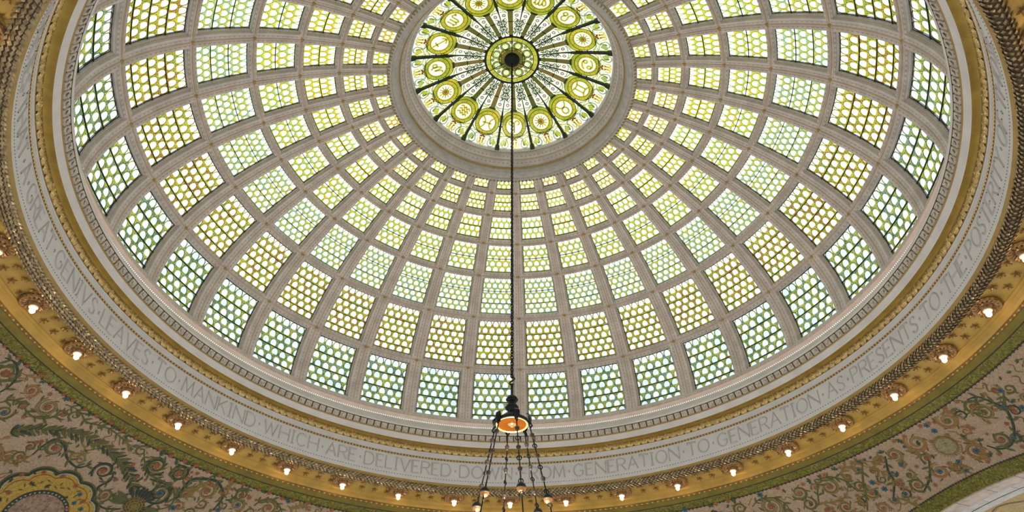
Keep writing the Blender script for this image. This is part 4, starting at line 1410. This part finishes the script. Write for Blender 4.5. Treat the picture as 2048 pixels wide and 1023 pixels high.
def flower_mesh(c, heart):
    m = MB()
    n = 12
    b = m.add([((1.0 if i % 2 else 0.62) * cos(2 * pi * i / n), (1.0 if i % 2 else 0.62) * sin(2 * pi * i / n), 0.0) for i in range(n)] + [(0, 0, 0.12)], [])
    for i in range(n):
        m.f.append((b + i, b + (i + 1) % n, b + n))
        m.m.append(0)
    b = m.add([(0.3 * cos(2 * pi * i / 6), 0.3 * sin(2 * pi * i / 6), 0.13) for i in range(6)], [tuple(range(6))], 1)
    return m.mesh('flower', ['tessera_' + c, 'tessera_' + heart])


def leaf3_mesh(c):
    m = MB()
    for a in (-0.9, 0.0, 0.9):
        M = Matrix.Rotation(a, 4, 'Z')
        m.add([M @ Vector(q) for q in ((0, 0, 0.02), (0.5, 0.28, 0.06), (1.15, 0, 0.02), (0.5, -0.28, 0.06))], [(0, 1, 2, 3)])
    return m.mesh('leaf', ['tessera_' + c])


FLM = {'r': flower_mesh('r', 'o'), 'Y': flower_mesh('Y', 'g'), 'd': leaf3_mesh('d'), 'b': flower_mesh('b', 'd'), 'l': leaf3_mesh('l'),
       'n': flower_mesh('n', 'r'), 'g': flower_mesh('g', 'o'), 'w': flower_mesh('w', 'r')}
long_leaf = MB()
long_leaf.grid([[(x, -w, 0.0), (x, 0, 0.05), (x, w, 0.0)] for x, w in ((0, 0.02), (0.3, 0.13), (0.6, 0.15), (0.85, 0.08), (1.0, 0.01))])
LLM = {c: None for c in 'gdo'}
for c in LLM:
    m2 = long_leaf.mesh('laurel_leaf', ['tessera_' + c])
    LLM[c] = m2
rg = random.Random(11)

# further scrolls of the same mosaic in the open ground
occ0 = [(rad(a) * R, R, r) for a, R, r, *_ in SPIRALS]
extra = []
for tr in range(9000):
    az = rg.uniform(rad(-100), rad(95))
    r = rg.choice((0.085, 0.1, 0.12, 0.14))
    R = rg.uniform(6.80, min(Rmax(az) - r - 0.05, 8.6))
    if math.hypot((az - rad(-64.95)) * R, R - 7.94) < 0.90 + r or math.hypot((az - rad(67.87)) * R, R - 7.038) < 0.17 + r:
        continue
    if any(math.hypot((az - rad(a)) * R, R - q) < 0.10 + r * 0.8 for a, q in BRANCH):
        continue
    if R - r < 6.69 or any(math.hypot(az * R - ox, R - oy) < orr + r * 0.92 for ox, oy, orr in occ0):
        continue
    occ0.append((az * R, R, r))
    extra.append((math.degrees(az), R, r, rg.choice((-1, 1)), rg.choice('ggdon'), rg.choice(('r', 'n', 'b', 'r', ''))))
SPIRALS = SPIRALS + extra
for az, R, r, hand, c, fl in SPIRALS:
    az = rad(az)
    w = wall_of(az)
    th0 = rg.uniform(0, 2 * pi)
    turns = 1.55 if r > 0.12 else 1.3
    n = 34
    pts = []
    for i in range(n + 1):
        f = i / n
        rr = r * (1 - 0.72 * f ** 0.9)
        th = th0 + hand * 2 * pi * turns * f
        pts.append(chart(az, R, rr * cos(th), rr * sin(th)))
    W_ = max(0.020, r * 0.19)
    o = ob('vine_scroll', ribbon(pts, lambda f, W_=W_: W_ * (0.5 + 1.15 * sin(pi * min(1, 0.12 + f * 1.3)) * (1 - f))).mesh('vine_scroll', ['tessera_' + c]), w)
    # thin paler inner line and small side curls
    pts2 = []
    for i in range(n + 1):
        f = i / n
        rr = r * (0.80 - 0.62 * f ** 0.9)
        th = th0 + 0.25 + hand * 2 * pi * turns * f
        pts2.append(chart(az, R, rr * cos(th), rr * sin(th)))
    ob('vine_line', ribbon(pts2, max(0.008, r * 0.06), 0.005).mesh('vine_line', ['tessera_o' if c != 'o' else 'tessera_g']), o)
    for q in range(5 if r > 0.1 else 3):
        th = th0 + hand * (0.6 + q * 1.25)
        rr = r * (1.0 - 0.08 * q)
        a_, R_ = chart(az, R, rr * cos(th), rr * sin(th))
        ob('laurel_leaf', LLM['d' if c == 'd' else 'g'], o, M=pframe(a_, R_, -th + hand * 1.1 + rg.uniform(-0.3, 0.3), r * rg.uniform(0.4, 0.6)))
    if fl:
        ob('flower', FLM[fl], w, M=pframe(az, R, rg.uniform(0, 6), max(0.042, r * 0.34), 0.009))
for c, wd, pts in STEMS:
    P = catmull([(rad(a), r) for a, r in pts], 7)
    a_m = P[len(P) // 2][0]
    w = wall_of(a_m)
    W_ = wd * 0.0042 if wd < 9.5 else wd * 0.0034
    o = ob('vine_stem', ribbon(P, lambda f, W_=W_: W_ * (1.25 - 0.7 * abs(2 * f - 1))).mesh('vine_stem', ['tessera_' + c]), w)
    for i in range(4, len(P) - 3, 5):
        (a0, r0), (a1, r1) = P[i], P[i + 1]
        th = math.atan2(r1 - r0, (a1 - a0) * r0)
        for s in (-1, 1):
            ob('laurel_leaf', LLM['g' if c in 'gd' else 'o'], o, M=pframe(a0, r0, -th + s * rg.uniform(0.5, 1.0), rg.uniform(0.09, 0.14)))
for az, R, r, c in FLOWERS:
    az = rad(az)
    ob('flower' if c not in 'ld' else 'leaf', FLM[c], wall_of(az), M=pframe(az, R, rg.uniform(0, 6), r * 1.35 if c not in 'ld' else r * 1.6, 0.014 if c in 'Yd' else 0.008))

# small filler flowers and tendrils of the same mosaic, all round
occ = [(rad(a) * R, R, r) for a, R, r, *_ in SPIRALS] + [(rad(a) * R, R, r) for a, R, r, _ in FLOWERS]
MEDA, MEDR = rad(-64.95), 7.94
tries = 0
made = 0
while made < 420 and tries < 14000:
    tries += 1
    az = rg.uniform(rad(-100), rad(95))
    R = rg.uniform(6.70, min(Rmax(az) - 0.08, 8.6))
    xx = az * R
    if math.hypot((az - MEDA) * R, R - MEDR) < 0.86:
        continue
    if any(math.hypot(xx - ox, R - oy) < orr + 0.045 for ox, oy, orr in occ):
        continue
    occ.append((xx, R, 0.05))
    made += 1
    if made % 3 == 0:
        ob('flower', FLM[rg.choice('rrnnb')], wall_of(az), M=pframe(az, R, rg.uniform(0, 6), rg.uniform(0.028, 0.04), 0.008))
    elif made % 3 == 1:
        ob('leaf', FLM[rg.choice('ll')], wall_of(az), M=pframe(az, R, rg.uniform(0, 6), rg.uniform(0.035, 0.05), 0.007))
    else:
        t0_ = rg.uniform(0, 6)
        pts = [chart(az, R, 0.09 * (f - 0.5) * 2 * cos(t0_) + 0.03 * sin(7 * f) * sin(t0_), 0.09 * (f - 0.5) * 2 * sin(t0_) + 0.03 * sin(7 * f) * cos(t0_)) for f in [i / 10 for i in range(11)]]
        ob('tendril', ribbon(pts, 0.016, 0.005).mesh('tendril', ['tessera_' + rg.choice('ogn')]), wall_of(az))

# laurel branch of the left vault
wl = WALL[-1]
BP = catmull([(rad(a), r) for a, r in BRANCH], 8)
br = ob('laurel_branch', ribbon(BP, 0.022).mesh('laurel_branch', ['tessera_o']), wl)
for i in range(0, len(BP) - 1):
    (a0, r0), (a1, r1) = BP[i], BP[i + 1]
    th = math.atan2(r1 - r0, (a1 - a0) * r0)
    for s in (-1, 1):
        for e in ((0.5,) if i % 2 else (0.75,)):
            ob('laurel_leaf', LLM['g' if rg.random() < 0.7 else 'd'], br, M=pframe(a0 + rg.uniform(-0.002, 0.002), r0, -th + s * (e + 0.12) + rg.uniform(-0.15, 0.15), rg.uniform(0.12, 0.17)))
# pine cone at the foot of the branch
ca, cr_, crr = rad(-56.16), 7.409, 0.174
m = MB()
n = 24
b = m.add([tuple(ppt(*chart(ca, cr_, crr * cos(2 * pi * i / n), crr * 0.9 * sin(2 * pi * i / n)), 0.008)) for i in range(n)] + [tuple(ppt(ca, cr_, 0.03))], [])
for i in range(n):
    m.f.append((b + i, b + (i + 1) % n, b + n))
    m.m.append(0)
cone = ob('pine_cone', m.mesh('pine_cone', ['tessera_o']), wl)
for ring_r, cnt in ((0.06, 6), (0.11, 10), (0.155, 14)):
    for i in range(cnt):
        th = 2 * pi * i / cnt + ring_r * 9
        a_, R_ = chart(ca, cr_, ring_r * cos(th), ring_r * 0.9 * sin(th))
        ob('laurel_leaf', LLM['d'], cone, M=pframe(a_, R_, -th + 1.9, 0.055, 0.022))
for th in [rad(-90 + x) for x in (-42, -26, -12, 0, 12, 26, 42)]:
    a_, R_ = chart(ca, cr_, crr * 0.9 * cos(th), crr * 0.9 * sin(th))
    ob('laurel_leaf', LLM['d'], wl, M=pframe(a_, R_, -th, 0.2, 0.012))
for th in [rad(x) for x in (-8, 5, 18, 172, 185, 198)]:
    a_, R_ = chart(ca, cr_, crr * 0.9 * cos(th), crr * 0.9 * sin(th))
    ob('laurel_leaf', LLM['g'], wl, M=pframe(a_, R_, -th, 0.26, 0.012))


# scalloped yellow medallion with a round picture
def scal(th):
    return 0.755 + 0.085 * abs(cos(6 * th + 0.35)) ** 0.7


n = 144
m = MB()
ring0 = [tuple(ppt(*chart(MEDA, MEDR, scal(2 * pi * i / n) * cos(2 * pi * i / n), scal(2 * pi * i / n) * sin(2 * pi * i / n)), 0.004)) for i in range(n + 1)]
rows = [ring0]
for f in (0.85, 0.7, 0.55):
    rows.append([tuple(ppt(*chart(MEDA, MEDR, f * scal(2 * pi * i / n) * cos(2 * pi * i / n), f * scal(2 * pi * i / n) * sin(2 * pi * i / n)), 0.005)) for i in range(n + 1)])
m.grid(rows)
med = ob('yellow_medallion', m.mesh('yellow_medallion', ['mosaic_yellow'], True), wl)
for f, w_, c, d in ((1.0, 0.03, 'd', 0.012), (0.965, 0.016, 'w', 0.012), (1.04, 0.022, 'g', 0.012), (0.88, 0.012, 'r', 0.010)):
    pts = [chart(MEDA, MEDR, f * scal(2 * pi * i / n) * cos(2 * pi * i / n), f * scal(2 * pi * i / n) * sin(2 * pi * i / n)) for i in range(n + 1)]
    ob('scalloped_border', ribbon(pts, w_, d).mesh('scalloped_border', ['tessera_' + c]), med)
m = MB()
rows = [[tuple(ppt(*chart(MEDA, MEDR, r_ * cos(2 * pi * i / 48), r_ * sin(2 * pi * i / 48)), 0.010)) for i in range(49)] for r_ in (0.40, 0.28, 0.14, 0.01)]
m.grid(rows)
pic = ob('round_picture', m.mesh('round_picture', ['mosaic_picture'], True), wl)
pts = [chart(MEDA, MEDR, 0.43 * cos(2 * pi * i / 48), 0.43 * sin(2 * pi * i / 48)) for i in range(49)]
ob('dark_border', ribbon(pts, 0.075, 0.013).mesh('dark_border', ['tessera_d']), pic)
dm = FLM['w']
for i in range(44):
    th = 2 * pi * i / 44
    ob('pearl', dm, pic, M=pframe(*chart(MEDA, MEDR, 0.43 * cos(th), 0.43 * sin(th)), 0, 0.017, 0.016))
for i in range(44):
    th = 2 * pi * (i + 0.3) / 44
    rr = 0.60 + 0.05 * sin(i * 2.4)
    a_, R_ = chart(MEDA, MEDR, rr * cos(th), rr * sin(th))
    ob('laurel_leaf', LLM['g'], med, M=pframe(a_, R_, rg.uniform(0, 6), 0.07, 0.010))

# small round emblem on the right vault
m = MB()
oa, orr_, oR = rad(67.87), 0.150, 7.038
wr = wall_of(oa)
rows = [[tuple(ppt(*chart(oa, oR, r_ * cos(2 * pi * i / 32), r_ * sin(2 * pi * i / 32)), 0.010)) for i in range(33)] for r_ in (orr_, 0.08, 0.01)]
m.grid(rows)
emb = ob('round_emblem', m.mesh('round_emblem', ['mosaic_oval'], True), wr)
pts = [chart(oa, oR, 0.155 * cos(2 * pi * i / 40), 0.155 * sin(2 * pi * i / 40)) for i in range(41)]
ob('emblem_border', ribbon(pts, 0.03, 0.014).mesh('emblem_border', ['tessera_o']), emb)
for i in range(28):
    th = 2 * pi * i / 28
    a_, R_ = chart(oa, oR, 0.17 * cos(th), 0.17 * sin(th))
    ob('laurel_leaf', LLM['o'], emb, M=pframe(a_, R_, -th, 0.035, 0.012))

# ================================================================== the arches
for k in range(4):
    ca = ARCH0 + k * pi / 2
    nx, ny = sin(ca), cos(ca)            # outward
    sx, sy = cos(ca), -sin(ca)           # along the arch

    def onplane(D, s, dz=0.0):           # on the sphere at distance D from the axis
        R = math.hypot(D, s)
        return (nx * D + sx * s, ny * D + sy * s, pz(min(R, 11.2)) + dz)

    def vault(D, s, D0=7.64, dz=0.0):    # straight barrel continuing outward from D0
        R = math.hypot(D0, s)
        return (nx * D + sx * s, ny * D + sy * s, pz(min(R, 11.2)) + dz)
    m = MB()
    SS_ = [-6.6 + 13.2 * i / 80 for i in range(81)]
    m.grid([[onplane(AD + (7.64 - AD) * j / 3, s, 0) for j in range(4)] for s in SS_])
    A = tag(ob('trim_%d' % (8 + k), m.mesh('arch', ['mosaic_green'], True)),
            ['green mosaic and marble arch at the lower right corner', 'green mosaic and marble arch on the side behind the right vault',
             'green mosaic and marble arch behind the viewpoint', 'green mosaic and marble arch hidden below the far bulbs'][k], 'arch', kind='structure')
    m = MB()
    for i in range(220):
        s = -5.5 + 11 * i / 219
        m.add([onplane(AD, s - 0.014, -0.006), onplane(AD + 0.02, s, -0.008), onplane(AD, s + 0.014, -0.006), onplane(AD - 0.02, s, -0.008)], [(0, 1, 2, 3)])
    m.grid([[onplane(AD - 0.006, s, -0.005), onplane(AD + 0.006, s, -0.005)] for s in SS_])
    tag(ob('dark_lozenges', m.mesh('dark_lozenges', ['dark_joint']), A), kind='stuff')
    # marble voussoirs in two courses, then a dark mosaic line and a gilt panel
    bs = 0.52
    for (d0, d1, mt, dz) in ((7.64, 7.93, 'marble_pink', -0.02), (7.94, 8.12, 'marble_white', -0.008)):
        for i in range(-9, 9):
            s0, s1 = i * bs + 0.006 + (0.2 if mt == 'marble_white' else 0), (i + 1) * bs - 0.006 + (0.2 if mt == 'marble_white' else 0)
            m = MB()
            ss = [s0 + (s1 - s0) * j / 3 for j in range(4)]
            m.grid([[vault(d0, s, dz=0.06), vault(d0, s, dz=dz), vault(d1, s, dz=dz), vault(d1, s, dz=0.06)] for s in ss])
            for s in (s0, s1):
                m.add([vault(d0, s, dz=0.06), vault(d0, s, dz=dz), vault(d1, s, dz=dz), vault(d1, s, dz=0.06)], [(0, 1, 2, 3)])
            ob('voussoir', m.mesh('voussoir', [mt]), A)
    m = MB()
    m.grid([[vault(8.12, s, dz=-0.006), vault(8.15, s, dz=-0.006)] for s in SS_])
    ob('dark_line', m.mesh('dark_line', ['dark_joint']), A)
    m = MB()
    m.grid([[vault(8.15, s, dz=-0.002), vault(8.33, s, dz=-0.002)] for s in SS_])
    ob('white_course', m.mesh('white_course', ['marble_white']), A)
    m = MB()
    m.grid([[vault(8.33, s, dz=0.03), vault(9.6, s, dz=0.03)] for s in SS_])
    ob('gilt_panel', m.mesh('gilt_panel', ['mosaic_yellow']), A)
    m = MB()
    for i in range(-6, 6):
        c_ = i * 0.9 + 0.45
        P_ = [(c_ + 0.38 * cos(2 * pi * j / 16) * (1 + 0.12 * cos(8 * pi * j / 16)), 8.85 + 0.34 * sin(2 * pi * j / 16) * (1 + 0.12 * cos(8 * pi * j / 16))) for j in range(17)]
        for q in range(16):
            (s0, d0), (s1, d1) = P_[q], P_[q + 1]
            l = math.hypot(s1 - s0, d1 - d0)
            ux, uy = -(d1 - d0) / l * 0.02, (s1 - s0) / l * 0.02
            m.add([vault(d0 + uy, s0 + ux, dz=0.022), vault(d1 + uy, s1 + ux, dz=0.022), vault(d1 - uy, s1 - ux, dz=0.022), vault(d0 - uy, s0 - ux, dz=0.022)], [(0, 1, 2, 3)])
    ob('panel_tracery', m.mesh('panel_tracery', ['tessera_n']), A)

# floor far below
m = MB()
m.box((-14, -14, -9.95), (14, 14, -9.87))
tag(ob('floor', m.mesh('floor', ['floor_marble'])), 'pale marble floor of the hall far below the dome', 'floor', kind='structure')

# ================================================================== chandelier
ch = tag(ob('chandelier', None, loc=(0, 0, -4.36)),
         'bronze chandelier hanging on a long chain from the oculus, six ball-hung chains below its crown', 'chandelier')
CH = Matrix.Translation((0, 0, 4.36))


def chp(name, data, parent=None, M=None):
    o = ob(name, data, parent or ch)
    if parent is None:
        o.matrix_local = CH @ (M or Matrix.Identity(4))
    elif M is not None:
        o.matrix_local = M
    return o


m = MB()
m.lathe([(0.0, 3.02), (0.13, 3.0), (0.14, 2.965), (0.13, 2.93), (0.10, 2.90), (0.06, 2.885), (0.03, 2.86), (0.0, 2.85)], 28)
chp('ceiling_boss', m.mesh('ceiling_boss', ['bronze_dark'], True))
m = MB()
lk = []
for i in range(16):
    a = 2 * pi * i / 16
    lk.append((0.0155 * cos(a), 0, 0.022 * sin(a) + (0.006 if sin(a) > 0 else -0.006)))
m.tube(lk, 0.008, 6, closed=True)
link_me = m.mesh('chain_link', ['bronze_dark'], True)
z = 2.845
i = 0
while z > -3.60:
    chp('chain_link', link_me, M=Matrix.Translation((0, 0, z)) @ Matrix.Rotation(rad(35 + 90 * (i % 2)), 4, 'Z'))
    z -= 0.0435
    i += 1
# S hook and stem
m = MB()
m.tube([(0.03 * sin(t_) * (1 if t_ < pi else 1), 0, -3.60 - 0.125 * t_ / (2 * pi)) for t_ in [2 * pi * i / 24 for i in range(25)]], 0.009, 6)
chp('hook', m.mesh('hook', ['bronze_dark'], True))
m = MB()
m.lathe([(0.0, -3.70), (0.022, -3.705), (0.016, -3.74), (0.016, -3.86), (0.03, -3.875)], 14)
chp('stem', m.mesh('stem', ['bronze_dark'], True))
m = MB()
m.lathe([(0.02, -3.868), (0.05, -3.875), (0.066, -3.90), (0.066, -3.925), (0.05, -3.948), (0.03, -3.956), (0.03, -3.972), (0.06, -3.985), (0.074, -4.01),
         (0.068, -4.04), (0.045, -4.06), (0.045, -4.08), (0.075, -4.10), (0.11, -4.13), (0.14, -4.16), (0.145, -4.18)], 20, lobes=lambda a, k: 1 + (0.07 * cos(8 * a) if k in (2, 3, 8, 9) else 0))
chp('finial', m.mesh('finial', ['bronze_dark'], True))
m = MB()
m.lathe([(0.12, -4.165), (0.175, -4.185), (0.192, -4.20), (0.196, -4.225), (0.186, -4.238), (0.176, -4.236)], 40)
crown = chp('crown', m.mesh('crown', ['bronze_dark'], True))
m = MB()
m.lathe([(0.186, -4.236), (0.180, -4.244), (0.168, -4.24), (0.160, -4.232)], 40)
ob('gilt_rim', m.mesh('gilt_rim', ['gilt_bead'], True), crown)
m = MB()
m.lathe([(0.162, -4.234), (0.14, -4.226), (0.06, -4.22), (0.05, -4.222)], 40)
ob('amber_plate', m.mesh('amber_plate', ['amber_disc'], True), crown)
m = MB()
m.lathe([(0.05, -4.22), (0.048, -4.235), (0.034, -4.242), (0.025, -4.23), (0.02, -4.26), (0.0, -4.268)], 20)
ob('centre_boss', m.mesh('centre_boss', ['gilt_rosette'], True), crown)

tor = MB()
tor.tube([(0.024 * cos(2 * pi * i / 16), 0, 0.024 * sin(2 * pi * i / 16)) for i in range(16)], 0.0062, 6, closed=True)
tor_me = tor.mesh('ring', ['bronze_dark'], True)
knb = MB()
knb.lathe([(0.006, 0.04), (0.012, 0.03), (0.026, 0.012), (0.028, 0.004), (0.016, -0.004), (0.022, -0.014), (0.012, -0.028), (0.006, -0.04)], 12)
knb_me = knb.mesh('knob', ['bronze'], True)
ball = MB()
ball.lathe([(0.0, 0.054), (0.02, 0.05), (0.04, 0.034), (0.050, 0.012), (0.051, 0.004)], 18, 0)
ball.lathe([(0.051, 0.004), (0.054, 0.0), (0.054, -0.006), (0.050, -0.010)], 18, 1)
ball.lathe([(0.050, -0.010), (0.044, -0.028), (0.03, -0.046), (0.014, -0.054), (0.0, -0.056)], 18, 2)
ball_me = ball.mesh('ball', ['bronze_dark', 'bronze', 'copper'], True)
arm = MB()
# upright leaf bracket on the crown's edge
arm.grid([[(s * w, -(0.0 + o_), z_) for s in (-1, 0, 1)] for w, o_, z_ in ((0.012, 0.0, -0.05), (0.03, 0.012, -0.01), (0.036, 0.02, 0.03), (0.03, 0.018, 0.065), (0.018, -0.004, 0.09), (0.004, -0.03, 0.105))])
arm.grid([[(s * w, -(0.014 + o_), z_) for s in (-1, 0, 1)] for w, o_, z_ in ((0.012, 0.0, -0.05), (0.03, 0.012, -0.01), (0.036, 0.02, 0.03), (0.03, 0.018, 0.065), (0.018, -0.004, 0.09), (0.004, -0.03, 0.105))])
arm.tube([(0, 0.0, -0.01), (0, -0.03, -0.03), (0, -0.045, -0.06), (0, -0.03, -0.08)], 0.011, 6)
arm_me = arm.mesh('bracket', ['bronze_dark'])
for q in range(6):
    az = rad(166 - 60 * q)
    Rz = lambda z_: 0.215 + (-4.32 - z_) * (0.39 - 0.215) / (5.14 - 4.32)
    pt = lambda z_: Vector(pol(Rz(z_), az, z_))
    chp('bracket', arm_me, M=Matrix.Translation(pol(0.19, az, -4.22)) @ Matrix.Rotation(-az, 4, 'Z') @ Matrix.Rotation(pi, 4, 'Z'))
    m = MB()
    m.tube([pt(-4.27), pt(-4.7), pt(-5.085)], 0.0075, 6)
    hc = chp('hanging_rod', m.mesh('hanging_rod', ['bronze_dark'], True))
    m = MB()
    m.tube([pt(-5.24), pt(-5.6), pt(-6.14)], 0.0075, 6)
    ob('lower_rod', m.mesh('lower_rod', ['bronze_dark'], True), hc)
    tilt = Matrix.Rotation(-az, 4, 'Z') @ Matrix.Rotation(math.atan2(0.175, 0.82), 4, 'X')
    for z_ in (-4.40, -4.65, -4.92):
        ob('knob', knb_me, hc, M=Matrix.Translation(pt(z_)) @ tilt)
    for z_ in (-4.53, -4.785, -5.065, -5.215):
        ob('ring', tor_me, hc, M=Matrix.Translation(pt(z_)) @ Matrix.Rotation(rad(20 * q), 4, 'Z'))
    ob('ball', ball_me, hc, M=Matrix.Translation(pt(-5.14)) @ Matrix.Rotation(0.1, 4, 'X'))
m = MB()
m.lathe([(0.60, -6.12), (0.64, -6.14), (0.64, -6.20), (0.60, -6.22), (0.56, -6.34), (0.40, -6.50), (0.18, -6.60), (0.06, -6.63), (0.04, -6.70), (0.0, -6.72)], 40)
chp('bowl', m.mesh('bowl', ['bronze'], True))
m = MB()
m.lathe([(0.0, -6.15), (0.4, -6.16), (0.58, -6.20)], 16)
chp('fill_disc', m.mesh('fill_disc', ['bowl_fill'], True))  # unseen glowing disc, added to warm and brighten the dome from below
